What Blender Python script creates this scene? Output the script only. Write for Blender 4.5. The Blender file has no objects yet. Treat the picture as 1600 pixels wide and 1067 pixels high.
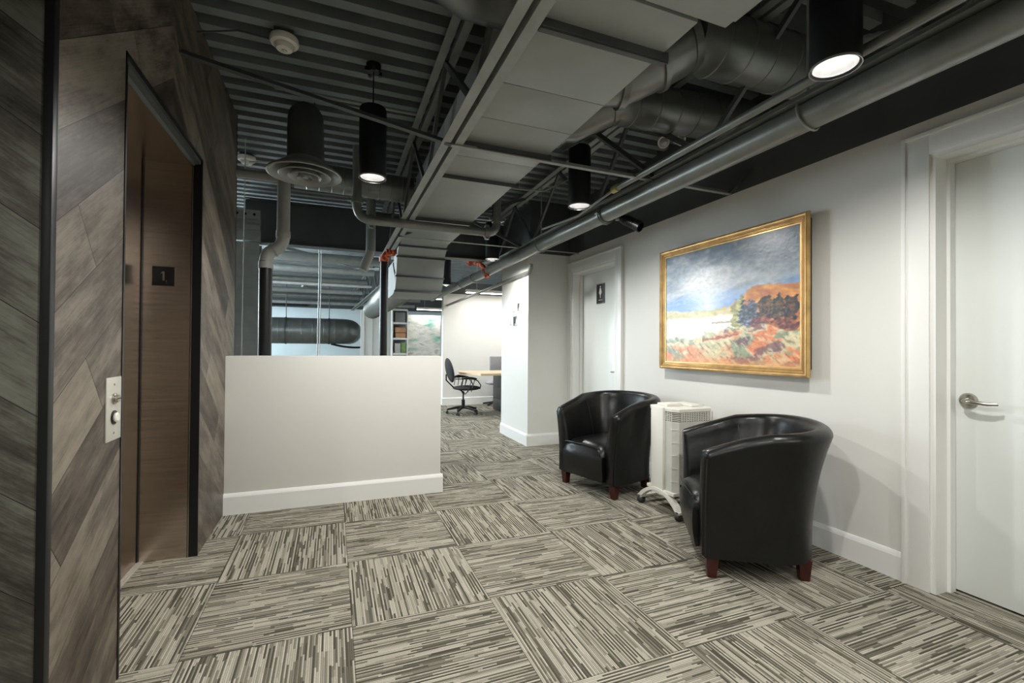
import bpy, bmesh, math, random
from mathutils import Vector, Matrix, noise
random.seed(7)
S = bpy.context.scene
COL = S.collection
PI = math.pi

# ------------------------------------------------------------------ camera
F_PX, YAW, PITCH, ROLL, SY, EYE = 715.25, .3733, .0095, .0074, 2.7, 1.1753
c_, s_ = math.cos(YAW), math.sin(YAW)
fw = Vector((s_*math.cos(PITCH), c_*math.cos(PITCH), math.sin(PITCH)))
rt = Vector((c_, -s_, 0)); up = rt.cross(fw)
r2 = rt*math.cos(ROLL)+up*math.sin(ROLL); u2 = up*math.cos(ROLL)-rt*math.sin(ROLL)
cam = bpy.data.cameras.new('camera'); camo = bpy.data.objects.new('camera', cam); COL.objects.link(camo)
M = Matrix((r2, u2, -fw)).transposed().to_4x4(); M.translation = (0, 0, EYE)
camo.matrix_world = M
cam.sensor_width = 36; cam.lens = F_PX*36/1600; cam.shift_y = SY/1600
cam.clip_start = .02; cam.clip_end = 100
S.camera = camo

# ------------------------------------------------------------------ world + view
w = bpy.data.worlds.new('world'); S.world = w; w.use_nodes = True
bg = w.node_tree.nodes['Background']; bg.inputs[0].default_value = (.86, .95, 1, 1); bg.inputs[1].default_value = .36
S.view_settings.view_transform = 'Standard'; S.view_settings.look = 'None'
S.view_settings.exposure = 1.36; S.view_settings.gamma = 1; S.view_settings.use_curve_mapping = False
PEND_W, LED_W = 27, 3.2

# ------------------------------------------------------------------ helpers
def sr(r, g, b):
    f = lambda v: (v/255/12.92) if v/255 <= .04045 else ((v/255+.055)/1.055)**2.4
    return (f(r), f(g), f(b), 1)

class Nd:                                   # tiny wrapper over shader maths
    def __init__(s, t, sock): s.t, s.s = t, sock
    def m(s, op, o=None, o2=None):
        n = s.t.nodes.new('ShaderNodeMath'); n.operation = op
        for i, v in enumerate((s, o, o2)):
            if v is None: continue
            if isinstance(v, Nd): s.t.links.new(v.s, n.inputs[i])
            else: n.inputs[i].default_value = v
        return Nd(s.t, n.outputs[0])
    def __add__(s, o): return s.m('ADD', o)
    def __sub__(s, o): return s.m('SUBTRACT', o)
    def __mul__(s, o): return s.m('MULTIPLY', o)
    def __truediv__(s, o): return s.m('DIVIDE', o)
    def floor(s): return s.m('FLOOR')
    def fract(s): return s.m('FRACT')
    def lt(s, o): return s.m('LESS_THAN', o)
    def gt(s, o): return s.m('GREATER_THAN', o)
def vec(t, x, y, z):
    n = t.nodes.new('ShaderNodeCombineXYZ')
    for i, v in enumerate((x, y, z)):
        if isinstance(v, Nd): t.links.new(v.s, n.inputs[i])
        else: n.inputs[i].default_value = v
    return n.outputs[0]
def white(t, x, y, z):
    n = t.nodes.new('ShaderNodeTexWhiteNoise'); n.noise_dimensions = '3D'
    t.links.new(vec(t, x, y, z), n.inputs['Vector']); return Nd(t, n.outputs['Value'])
def nz(t, v, scale, detail=3, rough=.5):
    n = t.nodes.new('ShaderNodeTexNoise'); n.inputs['Scale'].default_value = scale
    n.inputs['Detail'].default_value = detail; n.inputs['Roughness'].default_value = rough
    if v is not None: t.links.new(v, n.inputs['Vector'])
    return Nd(t, n.outputs[0])
def mixc(t, fac, a, b, mode='MIX'):
    n = t.nodes.new('ShaderNodeMix'); n.data_type = 'RGBA'; n.blend_type = mode
    for sock, v in ((n.inputs[0], fac), (n.inputs[6], a), (n.inputs[7], b)):
        if isinstance(v, Nd): t.links.new(v.s, sock)
        elif isinstance(v, bpy.types.NodeSocket): t.links.new(v, sock)
        else: sock.default_value = v
    return n.outputs[2]
def ramp(t, fac, stops, const=False):
    n = t.nodes.new('ShaderNodeValToRGB'); cr = n.color_ramp
    if const: cr.interpolation = 'CONSTANT'
    while len(cr.elements) < len(stops): cr.elements.new(.5)
    for e, (p, c) in zip(cr.elements, stops): e.position = p; e.color = c
    t.links.new(fac.s, n.inputs[0]); return n.outputs[0]
def base(name, rough=.5, metal=0, spec=.5):
    m = bpy.data.materials.new(name); m.use_nodes = True
    b = m.node_tree.nodes['Principled BSDF']
    b.inputs['Roughness'].default_value = rough; b.inputs['Metallic'].default_value = metal
    b.inputs['Specular IOR Level'].default_value = spec
    return m, m.node_tree, b
def bump(t, b, h, strength=.2, dist=.002):
    n = t.nodes.new('ShaderNodeBump'); n.inputs['Strength'].default_value = strength
    n.inputs['Distance'].default_value = dist
    t.links.new(h.s, n.inputs['Height']); t.links.new(n.outputs[0], b.inputs['Normal'])
def objc(t):
    return t.nodes.new('ShaderNodeTexCoord').outputs['Object']
def mat(name, col, rough=.5, metal=0, var=.08, scale=6, bs=0, bscale=60, spec=.5, stretch=None):
    m, t, b = base(name, rough, metal, spec)
    v = objc(t)
    if stretch:
        mp = t.nodes.new('ShaderNodeMapping'); mp.inputs['Scale'].default_value = stretch
        t.links.new(v, mp.inputs[0]); v = mp.outputs[0]
    n = nz(t, v, scale, 4)
    lo = tuple(c*(1-var) for c in col[:3])+(1,); hi = tuple(min(1, c*(1+var)) for c in col[:3])+(1,)
    t.links.new(ramp(t, n, [(.3, lo), (.7, hi)]), b.inputs['Base Color'])
    if bs: bump(t, b, nz(t, v, bscale, 3), bs)
    return m
def emat(name, col, strength):
    m = bpy.data.materials.new(name); m.use_nodes = True; t = m.node_tree
    b = t.nodes['Principled BSDF']; b.inputs['Base Color'].default_value = (.8, .8, .8, 1)
    b.inputs['Emission Color'].default_value = col; b.inputs['Emission Strength'].default_value = strength
    return m

# --- bmesh shapes
def B(): return bmesh.new()
def box(bm, x0, x1, y0, y1, z0, z1, bev=0):
    r = bmesh.ops.create_cube(bm, size=1)
    bmesh.ops.scale(bm, vec=(x1-x0, y1-y0, z1-z0), verts=r['verts'])
    bmesh.ops.translate(bm, vec=((x0+x1)/2, (y0+y1)/2, (z0+z1)/2), verts=r['verts'])
    if bev:
        es = list({e for v in r['verts'] for e in v.link_edges})
        bmesh.ops.bevel(bm, geom=es, offset=bev, segments=2, affect='EDGES', profile=.6)
    return bm
def obox(bm, p, q, wd, th, roll=(0, 0, 1)):
    """bar of section wd x th from p to q"""
    p, q = Vector(p), Vector(q); d = (q-p); L = d.length; d.normalize()
    r = Vector(roll); a = d.cross(r)
    if a.length < 1e-4: a = d.cross(Vector((1, 0, 0)))
    a.normalize(); b2 = a.cross(d)
    vs = []
    for e in (p, q):
        for i, j in ((-1, -1), (1, -1), (1, 1), (-1, 1)):
            vs.append(bm.verts.new(e+a*(i*wd/2)+b2*(j*th/2)))
    for f in ((0, 1, 2, 3), (7, 6, 5, 4), (0, 4, 5, 1), (1, 5, 6, 2), (2, 6, 7, 3), (3, 7, 4, 0)):
        bm.faces.new([vs[k] for k in f])
    return bm
def tube(bm, pts, r, seg=20, cap=True, radii=None):
    pts = [Vector(p) for p in pts]; n = len(pts); rings = []; a = None
    for i, p in enumerate(pts):
        if i == 0: d = pts[1]-p
        elif i == n-1: d = p-pts[-2]
        else: d = (p-pts[i-1]).normalized()+(pts[i+1]-p).normalized()
        d.normalize()
        if a is None:
            a = d.cross(Vector((0, 0, 1)))
            if a.length < .05: a = d.cross(Vector((1, 0, 0)))
        else: a = a-d*a.dot(d)
        a.normalize(); b2 = d.cross(a)
        rr = radii[i] if radii else r
        k = 1
        if 0 < i < n-1:
            ca = (pts[i]-pts[i-1]).normalized().dot(d); k = 1/max(.7, ca)
        rings.append([bm.verts.new(p+(a*math.cos(2*PI*j/seg)+b2*math.sin(2*PI*j/seg))*rr*(1 if k == 1 else (1+(k-1)*.5))) for j in range(seg)])
    for i in range(n-1):
        for j in range(seg):
            bm.faces.new([rings[i][j], rings[i][(j+1) % seg], rings[i+1][(j+1) % seg], rings[i+1][j]])
    if cap:
        bm.faces.new(rings[0][::-1]); bm.faces.new(rings[-1])
    return bm
def arc(p0, p1, p2, n=8):
    """quadratic bend from p0 via p1 to p2"""
    p0, p1, p2 = Vector(p0), Vector(p1), Vector(p2)
    return [p0*(1-t)**2+p1*2*t*(1-t)+p2*t*t for t in [i/n for i in range(n+1)]]
def lathe(bm, prof, c=(0, 0, 0), seg=40, axis=None, closed=False):
    rings = []; mt = Matrix.Translation(c)
    if axis is not None: mt = mt @ Vector((0, 0, 1)).rotation_difference(Vector(axis)).to_matrix().to_4x4()
    for r, z in prof:
        if r < 1e-6: rings.append([bm.verts.new(mt @ Vector((0, 0, z)))])
        else: rings.append([bm.verts.new(mt @ Vector((r*math.cos(2*PI*j/seg), r*math.sin(2*PI*j/seg), z))) for j in range(seg)])
    pr = list(zip(rings, rings[1:]))
    if closed: pr.append((rings[-1], rings[0]))
    for A, Bq in pr:
        for j in range(seg):
            k = (j+1) % seg
            if len(A) == 1 and len(Bq) == 1: continue
            if len(A) == 1: bm.faces.new([A[0], Bq[k], Bq[j]])
            elif len(Bq) == 1: bm.faces.new([A[j], A[k], Bq[0]])
            else: bm.faces.new([A[j], A[k], Bq[k], Bq[j]])
    return bm
def prism(bm, prof, axis, a, b):
    """closed 2-D profile extruded along axis ('x': (y,z), 'y': (x,z), 'z': (x,y))"""
    def P(u, v, t): return {'x': (t, u, v), 'y': (u, t, v), 'z': (u, v, t)}[axis]
    A = [bm.verts.new(P(u, v, a)) for u, v in prof]; C = [bm.verts.new(P(u, v, b)) for u, v in prof]
    n = len(prof)
    for i in range(n): bm.faces.new([A[i], A[(i+1) % n], C[(i+1) % n], C[i]])
    bm.faces.new(A[::-1]); bm.faces.new(C)
    return bm
def obj(name, bm, m, parent=None, smooth=True, ang=38, sub=0, bevel=0):
    bmesh.ops.recalc_face_normals(bm, faces=bm.faces)
    if smooth:
        lim = math.radians(ang)
        for e in bm.edges:
            e.smooth = len(e.link_faces) == 2 and e.calc_face_angle(9) < lim
        for f in bm.faces: f.smooth = True
    me = bpy.data.meshes.new(name); bm.to_mesh(me); bm.free()
    me.materials.append(m)
    o = bpy.data.objects.new(name, me); COL.objects.link(o)
    if bevel:
        q = o.modifiers.new('b', 'BEVEL'); q.width = bevel; q.segments = 2; q.limit_method = 'ANGLE'
    if sub:
        q = o.modifiers.new('s', 'SUBSURF'); q.levels = sub; q.render_levels = sub
    if parent: o.parent = parent
    return o
def tag(o, label, cat, group=None, kind=None):
    o['label'] = label; o['category'] = cat
    if group: o['group'] = group
    if kind: o['kind'] = kind
    return o
def thing(name, label, cat, loc=(0, 0, 0), rz=0, group=None):
    o = bpy.data.objects.new(name, None); o.empty_display_size = .05; COL.objects.link(o)
    o.location = loc; o.rotation_euler = (0, 0, rz)
    return tag(o, label, cat, group)
def struct(name, bm, m, **k):
    o = obj(name, bm, m, **k)
    if not o.parent: o['kind'] = 'structure'
    return o
def dup(root, loc, rz, label, group=None):
    r = root.copy(); COL.objects.link(r); r.location = loc; r.rotation_euler = (0, 0, rz)
    r['label'] = label
    if group: r['group'] = group
    def rec(a, b):
        for ch in a.children:
            c = ch.copy(); COL.objects.link(c); c.parent = b; rec(ch, c)
    rec(root, r)
    return r

# ------------------------------------------------------------------ materials
T, GX, GY = .61, .087, 3.2577
def carpet_mat():
    m, t, b = base('carpet', .95, 0, .1)
    co = objc(t); sp = t.nodes.new('ShaderNodeSeparateXYZ'); t.links.new(co, sp.inputs[0])
    a = (Nd(t, sp.outputs[0])-GX)/T; bb = (Nd(t, sp.outputs[1])-GY)/T
    ia, ib, fa, fb = a.floor(), bb.floor(), a.fract(), bb.fract()
    par = (ia+ib).m('FLOORED_MODULO', 2.0); ip = Nd(t, par.s)*-1+1
    s = fb*par+fa*ip; l = fa*par+fb*ip
    N = 84
    k = (s*N).floor(); kf = (s*N).fract()
    r1 = white(t, k, ia, ib)
    seg = (l*(r1*3.5+2.0)+r1*13).floor()
    r2_ = white(t, k+seg*17.3, ia+.5, ib+seg)
    k2 = (s*N/3).floor(); seg2 = (l*2.6+white(t, k2, ib, ia)*5).floor()
    r3_ = white(t, k2+seg2*7.7, ia+.2, ib)
    val = r2_*.62+r3_*.16+white(t, k, ia, ib+2.2)*.22
    val = val+(k.m('FLOORED_MODULO', 2.0)-.5)*.26
    c = ramp(t, val, [(0, sr(84, 80, 70)), (.27, sr(106, 102, 90)), (.38, sr(134, 129, 116)), (.46, sr(160, 155, 140)), (.56, sr(182, 177, 162)), (.80, sr(196, 190, 175))], True)
    c = mixc(t, kf.lt(.3)*.45, c, sr(60, 56, 48))
    n = nz(t, co, 260, 2)
    c = mixc(t, .55, c, ramp(t, n, [(.3, (.45, .45, .45, 1)), (.7, (1, 1, 1, 1))]), 'MULTIPLY')
    e = (fa.lt(.006)+fb.lt(.006)).m('MINIMUM', 1)
    c = mixc(t, e*.6, c, sr(50, 47, 40))
    t.links.new(c, b.inputs['Base Color'])
    bump(t, b, n*.6+r2_*.4, .5, .003)
    return m
def plank_mat(name, hax, u0, z0, slope, tint, flip=None):
    """large diagonal wood planks; hax = horizontal axis index; slope flips past 'flip'"""
    m, t, b = base(name, .42, 0, .35)
    co = objc(t); sp = t.nodes.new('ShaderNodeSeparateXYZ'); t.links.new(co, sp.inputs[0])
    u = Nd(t, sp.outputs[hax]); z = Nd(t, sp.outputs[2])
    if flip is not None:
        q = (u-flip).m('ABSOLUTE')*-1+flip
    else: q = u
    h = (z-(q-u0)*slope-z0)/.245
    k = h.floor(); hf = h.fract()
    w_ = q*.819+z*.574*(1 if slope > 0 else -1)
    rk = white(t, k, 3.1, hax+.5)
    j = w_/1.15+rk*7.3; jk = j.floor(); jf = j.fract()
    r = white(t, k, jk, 1.7)
    g = nz(t, vec(t, w_*1.3+r*40, h*.9+r*9, r*5), 2.6, 7, .62)
    g2 = nz(t, vec(t, w_*2.0+r*11, h*14, r*8), 3.0, 4, .6)
    g3 = nz(t, vec(t, w_*5+r*3, h*3+r*20, r), 3.5, 5, .7)
    v = g*.55+g2*.2+g3*.2+(r-.5)*.18
    cs = [tuple(c*k_ for c, k_ in zip(sr(*rgb)[:3], tint))+(1,) for rgb in ((50, 42, 36), (92, 84, 76), (124, 117, 107), (150, 143, 131))]
    c = ramp(t, v, [(.33, cs[0]), (.45, cs[1]), (.54, cs[2]), (.70, cs[3])])
    gap = (hf.lt(.013)+jf.lt(.0028)).m('MINIMUM', 1)
    c = mixc(t, gap*.85, c, (.008, .008, .008, 1))
    t.links.new(c, b.inputs['Base Color'])
    bump(t, b, g*.4+g2*.3-gap, .35, .002)
    return m
def leather_mat():
    m, t, b = base('black_leather', .33, 0, .42)
    co = objc(t)
    v = t.nodes.new('ShaderNodeTexVoronoi'); v.inputs['Scale'].default_value = 260; t.links.new(co, v.inputs['Vector'])
    n = nz(t, co, 7, 4)
    t.links.new(ramp(t, n, [(.3, sr(6, 7, 7)), (.75, sr(14, 16, 16))]), b.inputs['Base Color'])
    rr = t.nodes.new('ShaderNodeMapRange'); rr.inputs[3].default_value = .24; rr.inputs[4].default_value = .40
    t.links.new(nz(t, co, 11, 4).s, rr.inputs[0]); t.links.new(rr.outputs[0], b.inputs['Roughness'])
    bump(t, b, Nd(t, v.outputs['Distance'])*.12+nz(t, co, 16, 3)*.9, .28, .006)
    return m

MAT = dict(
    wall=mat('white_wall_paint', sr(222, 221, 215), .55, 0, .015, 2, .03, 220),
    trim=mat('white_trim_paint', sr(232, 232, 228), .32, 0, .01, 2),
    door=mat('white_door_paint', sr(226, 230, 226), .28, 0, .015, 2, .03, 150),
    wblack=mat('black_wall_paint', sr(74, 78, 78), .7, 0, .12, 4),
    deck=mat('dark_deck_paint', sr(126, 133, 134), .55, .1, .15, 4, .1, 40),
    steel_paint=mat('grey_steel_paint', sr(148, 152, 148), .5, .1, .12, 8, .08, 60),
    dark_paint=mat('dark_steel_paint', sr(74, 78, 78), .5, .15, .15, 8),
    duct=mat('duct_paint', sr(152, 156, 153), .48, .2, .07, 3, .12, 14),
    rduct=mat('round_duct_paint', sr(122, 125, 122), .34, .6, .15, 5, .1, 14),
    pipe=mat('pipe_paint', sr(130, 133, 129), .36, .45, .12, 9, .1, 90),
    black=mat('satin_black', sr(17, 19, 21), .38, .2, .1, 10),
    pblack=mat('pendant_black', sr(22, 24, 27), .42, .2, .1, 10),
    pvc=mat('grey_pvc', sr(150, 151, 146), .5, 0, .08, 9),
    stainless=mat('brushed_stainless', sr(186, 174, 163), .24, 1, .10, 3, .06, 30, stretch=(1, 1, 30)),
    steel_light=mat('satin_nickel', sr(176, 172, 162), .25, 1, .05, 12),
    sill=mat('aluminium_sill', sr(205, 203, 196), .4, .7, .05, 30),
    leather=leather_mat(),
    piping=mat('leather_piping', sr(24, 25, 24), .35, 0, .1, 20),
    wood=mat('mahogany_leg', sr(62, 18, 14), .3, 0, .3, 9, 0, 60, stretch=(6, 6, 1)),
    plastic=mat('white_plastic', sr(226, 224, 214), .35, 0, .02, 5),
    plastic2=mat('light_grey_plastic', sr(196, 196, 188), .4, 0, .04, 9),
    dslot=mat('slot_dark', sr(58, 58, 55), .6, 0, .1, 9),
    rubber=mat('caster_rubber', sr(40, 42, 42), .5, 0, .1, 20),
    gold=mat('antique_gold', sr(214, 176, 116), .3, .7, .25, 14, .12, 60),
    gold2=mat('dark_gold', sr(140, 100, 52), .4, .6, .25, 14, .1, 60),
    plate=mat('steel_plate', sr(198, 196, 186), .35, .35, .03, 9),
    orange=None, desk=mat('maple_desk', sr(214, 186, 152), .4, 0, .08, 4, stretch=(1, 12, 12)),
    grey_fab=mat('grey_fabric', sr(150, 150, 152), .9, 0, .1, 60),
    dk_fab=mat('charcoal_fabric', sr(46, 46, 46), .9, 0, .15, 80),
    cyan_wall=mat('pale_blue_wall', sr(214, 228, 232), .6, 0, .02, 2),
    bulb=emat('lamp_glow', (1, .98, .95, 1), 26),
    led=emat('led_glow', (1, .99, .96, 1), 9),
    cup=mat('lamp_reflector', sr(178, 178, 176), .22, .6, .03, 8),
    board=mat('cardboard', sr(176, 134, 98), .8, 0, .1, 9),
    green=mat('green_box', sr(120, 150, 90), .6, 0, .3, 14),
    wire=mat('pale_wire', sr(190, 192, 190), .5, 0, .05, 9),
    yellow=mat('brass_yellow', sr(190, 180, 110), .4, .3, .1, 9),
)
def orange_mat():
    m, t, b = base('orange_coupling', .55); co = objc(t)
    n = nz(t, co, 30, 3)
    t.links.new(ramp(t, n, [(.35, sr(40, 16, 12)), (.5, sr(210, 78, 40)), (.65, sr(236, 150, 110))]), b.inputs['Base Color'])
    bump(t, b, n, .6, .01); return m
MAT['orange'] = orange_mat()
m = MAT

# ------------------------------------------------------------------ dimensions
XR, XL = 2.725, -.694          # right wall, lift wall
ZW = 2.315                     # top of the white paint
ZD = 2.93                      # underside of the deck
JX1, JX2, JB, JT = .605, 2.0, 2.30, 2.85

# ------------------------------------------------------------------ setting
struct('floor', box(B(), -7, 7, -3.2, 18.2, -.05, 0), carpet_mat(), smooth=False)
bm = B()   # corrugated deck, flutes run across the room
prof = []; y = -3.185
while y < 18.2:
    prof += [(y, ZD+.12), (y+.008, ZD), (y+.072, ZD), (y+.080, ZD+.12)]; y += .1525
pr2 = prof+[(prof[-1][0], ZD+.15), (prof[0][0], ZD+.15)]
prism(bm, pr2, 'x', -7, 7)
struct('ceiling', bm, m['deck'], smooth=False)

# right wall with two door openings
OA0, OA1, OAT = .42, 1.335, 2.135      # near door opening
OB0, OB1, OBT = 4.0, 4.93, 2.10        # far door opening
bm = B()
XW = XR+.30
for y0, y1, z0, z1 in ((-3.2, OA0, 0, ZW), (OA0, OA1, OAT, ZW), (OA1, OB0, 0, ZW), (OB0, OB1, OBT, ZW), (OB1, 5.03, 0, ZW)):
    box(bm, XR, XW, y0, y1, z0, z1)
struct('wall_right', bm, m['wall'], smooth=False)
struct('wall_right_upper', box(B(), XR, XW, -3.2, 6.0, ZW, 3.0), m['wblack'], smooth=False)
struct('wall_column', box(B(), 2.176, XW, 5.03, 5.95, 0, ZW), m['wall'], smooth=False)
struct('wall_column_upper', box(B(), 2.19, XR-.001, 5.03, 5.95, ZW, 3.0), m['wblack'], smooth=False)
def bb_prof(x, sgn):           # baseboard section on an x-wall
    return [(x, 0), (x+sgn*.018, 0), (x+sgn*.018, .118), (x+sgn*.013, .130), (x+sgn*.006, .140), (x, .142)]
bm = B(); prism(bm, bb_prof(XR, -1), 'y', 1.452, 3.852); struct('baseboard_right', bm, m['trim'], smooth=False)
bm = B(); prism(bm, bb_prof(2.176, -1), 'y', 5.030, 5.95)
prism(bm, [(5.03-(a-2.176)*-1*-1, z) if False else (5.03+(a-2.176), z) for a, z in bb_prof(2.176, -1)], 'x', 2.158, XR-.03)
struct('baseboard_column', bm, m['trim'], smooth=False)

def casing(name, y0, y1, zt, wd=.10):
    """stepped flat casing round an opening in the right wall"""
    bm = B()
    for a, b_ in ((y0-wd, y0), (y1, y1+wd)):
        box(bm, XR-.022, XR, a, b_, 0, zt+wd, .002)
    box(bm, XR-.022, XR, y0, y1, zt, zt+wd, .002)
    # outer back-band
    for a, b_ in ((y0-wd-.014, y0-wd+.004), (y1+wd-.004, y1+wd+.014)): box(bm, XR-.030, XR, a, b_, 0, zt+wd+.014, .002)
    box(bm, XR-.030, XR, y0-wd+.004, y1+wd-.004, zt+wd-.004, zt+wd+.014, .002)
    return bm
def door(n, y0, y1, zt, lock_far):
    XDr = XR+.125
    slab = struct('door_%d' % n, box(B(), XDr, XDr+.045, y0+.025, y1-.025, .012, zt-.025, .002), m['door'])
    f = struct('door_frame', casing('', y0, y1, zt), m['trim'], parent=slab)
    bm = B()     # jamb lining with a stop
    for a, b_ in ((y0-.001, y0+.022), (y1-.022, y1+.001)): box(bm, XR-.0115, XDr+.05, a, b_, 0, zt+.001)
    box(bm, XR-.0115, XDr+.05, y0+.022, y1-.022, zt-.022, zt+.001)
    for a, b_ in ((y0+.021, y0+.036), (y1-.036, y1-.021)): box(bm, XDr-.045, XDr-.002, a, b_, 0, zt-.021)
    box(bm, XDr-.045, XDr-.002, y0+.036, y1-.036, zt-.038, zt-.021)
    struct('door_jamb', bm, m['trim'], parent=slab, smooth=False)
    return slab, XDr
d1, XD = door(1, OA0, OA1, OAT, True)
d2, _ = door(2, OB0, OB1, OBT, True)
def lever(parent, y, dirn, z=.945):
    bm = B(); lathe(bm, [(0, 0), (.036, 0), (.036, .006), (.030, .014), (.014, .018), (.012, .05), (.0, .05)], (XD, y, z), 28, (-1, 0, 0))
    tube(bm, [(XD-.045, y, z), (XD-.058, y+dirn*.012, z), (XD-.062, y+dirn*.04, z-.002), (XD-.058, y+dirn*.09, z-.006), (XD-.05, y+dirn*.125, z-.004)], .009, 12, radii=[.011, .011, .010, .0085, .006])
    obj('door_handle', bm, m['steel_light'], parent)['label'] = 'satin nickel lever handle'
lever(d1, OA1-.085, -1, .937)
lever(d2, OB0+.09, 1, .925)
# interior back wall behind openings keeps light out
struct('wall_right_core', box(B(), XW, XW+.05, -3.2, 6, 0, 3), m['wblack'], smooth=False)

# washroom sign on the far door
sg = thing('washroom_sign', 'small black washroom sign with white standing figure on the far white door', 'sign', (XD, 4.50, 1.80))
obj('sign_plate', box(B(), -.006, 0, -.085, .085, -.115, .115, .001), m['black'], sg)
bm = B()
def fig(bm, pts, x=-.0085, th=.002): prism(bm, pts, 'x', x, x+th+.0005)
lathe(bm, [(0, 0), (.011, 0), (.011, .002), (0, .002)], (-.0065, 0, .078), 20, (-1, 0, 0))
fig(bm, [(-.012, .064), (.012, .064), (.030, .004), (.022, .002), (.012, .030), (.017, -.012), (.006, -.012), (.006, -.050), (.001, -.050), (.001, -.012), (-.001, -.012), (-.001, -.050), (-.006, -.050), (-.006, -.012), (-.017, -.012), (-.012, .030), (-.022, .002), (-.030, .004)])
for z0, z1, y0, y1 in ((.108, .1095, -.08, .08), (-.1095, -.108, -.08, .08)): box(bm, -.0075, -.006, y0, y1, z0, z1)
obj('pictogram', bm, m['trim'], sg, smooth=False)['label'] = 'white figure pictogram'
bm = B()
for k in range(8): box(bm, -.0075, -.006, -.042+k*.0105, -.036+k*.0105, -.078, -.068)
obj('lettering', bm, m['plastic2'], sg, smooth=False)

# left lift wall (plank clad), opening 2.007..3.038 up to 2.22
EY0, EY1, EZ = 2.007, 3.038, 2.22
PW = plank_mat('plank_wall_side', 1, 1.594, 1.508, .70, (.86, .82, .77), 2.52)
PF = plank_mat('plank_wall_front', 0, -.71, 1.96-.98, -.755, (.66, .75, .74))
bm = B()
box(bm, XL-.40, XL, 1.575, EY0, 0, ZD); box(bm, XL-.40, XL, EY1, 4.0, 0, ZD); box(bm, XL-.40, XL, EY0, EY1, EZ, ZD)
struct('wall_left', bm, PW, smooth=False)
struct('wall_front_left', box(B(), -3.2, -.7135, 1.565, 1.60, 0, ZD), PF, smooth=False)
bm = B(); box(bm, -.7135, -.6925, 1.5605, 1.586, 0, ZD, .0015)
struct('trim_1', bm, m['black'])
struct('trim_2', box(B(), XL-.3, XL+.002, 3.996, 4.006, 0, ZD), m['black'], smooth=False)

struct('wall_back', box(B(), -3.3, XW, -3.3, -3.2, 0, 3.0), m['wall'], smooth=False)
struct('wall_front_side', box(B(), -3.3, -3.2, -3.2, 1.6, 0, 3.0), m['wall'], smooth=False)
# lift entrance
lift = thing('lift_entrance', 'brushed steel lift doorway recessed in the dark plank wall', 'elevator', (XL, 2.52, 0))
def L(bm): bmesh.ops.translate(bm, vec=(-XL, -2.52, 0), verts=bm.verts); return bm
XF, XB = -.737, -.978
bm = B()
box(bm, XF-.005, XL+.003, EY0, EY0+.012, 0, EZ); box(bm, XF-.005, XL+.003, EY1-.012, EY1, 0, EZ); box(bm, XF-.005, XL+.003, EY0, EY1, EZ-.012, EZ)
obj('outer_frame', L(bm), m['black'], lift, smooth=False)['label'] = 'thin black edge frame'
bm = B()
prism(bm, [(XL-.006, EZ-.012), (XL-.006, EZ-.030), (XL-.03, EZ-.034), (XF, EZ-.046), (XF, EZ-.012)], 'y', EY0+.012, EY1-.012)
obj('header', L(bm), m['dark_paint'], lift, smooth=False)
obj('header_edge', L(box(B(), XF-.003, XF+.003, EY0+.012, EY1-.012, EZ-.050, EZ-.044)), m['steel_light'], lift, smooth=False)['label'] = 'thin bright steel edge'
bm = B(); box(bm, XB, XF, EY1-.008, EY1+.0, .0, EZ-.046); box(bm, XB, XF, EY0, EY0+.008, 0, EZ-.046)
obj('side_jamb', L(bm), m['stainless'], lift, smooth=False)
obj('jamb_edge', L(box(B(), XF-.002, XF+.003, EY1-.0125, EY1-.007, 0, EZ-.046)), m['steel_light'], lift, smooth=False)['label'] = 'thin bright steel edge'
obj('shadow_gap', L(box(B(), XB+.001, XB+.016, EY1-.020, EY1-.006, .008, EZ-.046)), m['black'], lift, smooth=False)
bm = B(); box(bm, XB, XF, EY0, EY1, EZ-.046, EZ-.040)
obj('soffit', L(bm), m['stainless'], lift, smooth=False)
for k, (a, b_) in enumerate(((EY0+.008, 2.52), (2.524, EY1-.012))):
    bm = B(); box(bm, XB-.03+.012*k, XB+.012*k, a, b_, .008, EZ-.046)
    obj('door_panel', L(bm), m['stainless'], lift, smooth=False)
bm = B(); box(bm, XB-.03, XF-.20+.0, EY0, EY1, .0, .006)
for k in range(3): box(bm, XB+.012+k*.010, XB+.016+k*.010, EY0, EY1, .006, .009)
obj('sill', L(bm), m['sill'], lift, smooth=False)
fl = thing('floor_number_plate', 'square black plate with raised silver numeral 1 on the steel lift jamb', 'sign', (-.867, EY1-.008, 1.552))
obj('plate', box(B(), -.051, .051, -.003, 0, -.053, .053, .001), m['black'], fl)
bm = B(); box(bm, -.003, .006, -.005, -.003, -.024, .026); prism(bm, [(-.003, .026), (-.013, .017), (-.013, .011), (-.003, .018)], 'y', -.005, -.003)
obj('numeral', bm, m['steel_light'], fl, smooth=False)
bm = B()
for k in range(3): lathe(bm, [(0, 0), (.0016, 0), (.0, .0012)], (.014, -.003, -.036+k*.006), 8, (0, -1, 0))
obj('braille', bm, m['steel_light'], fl)

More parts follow.
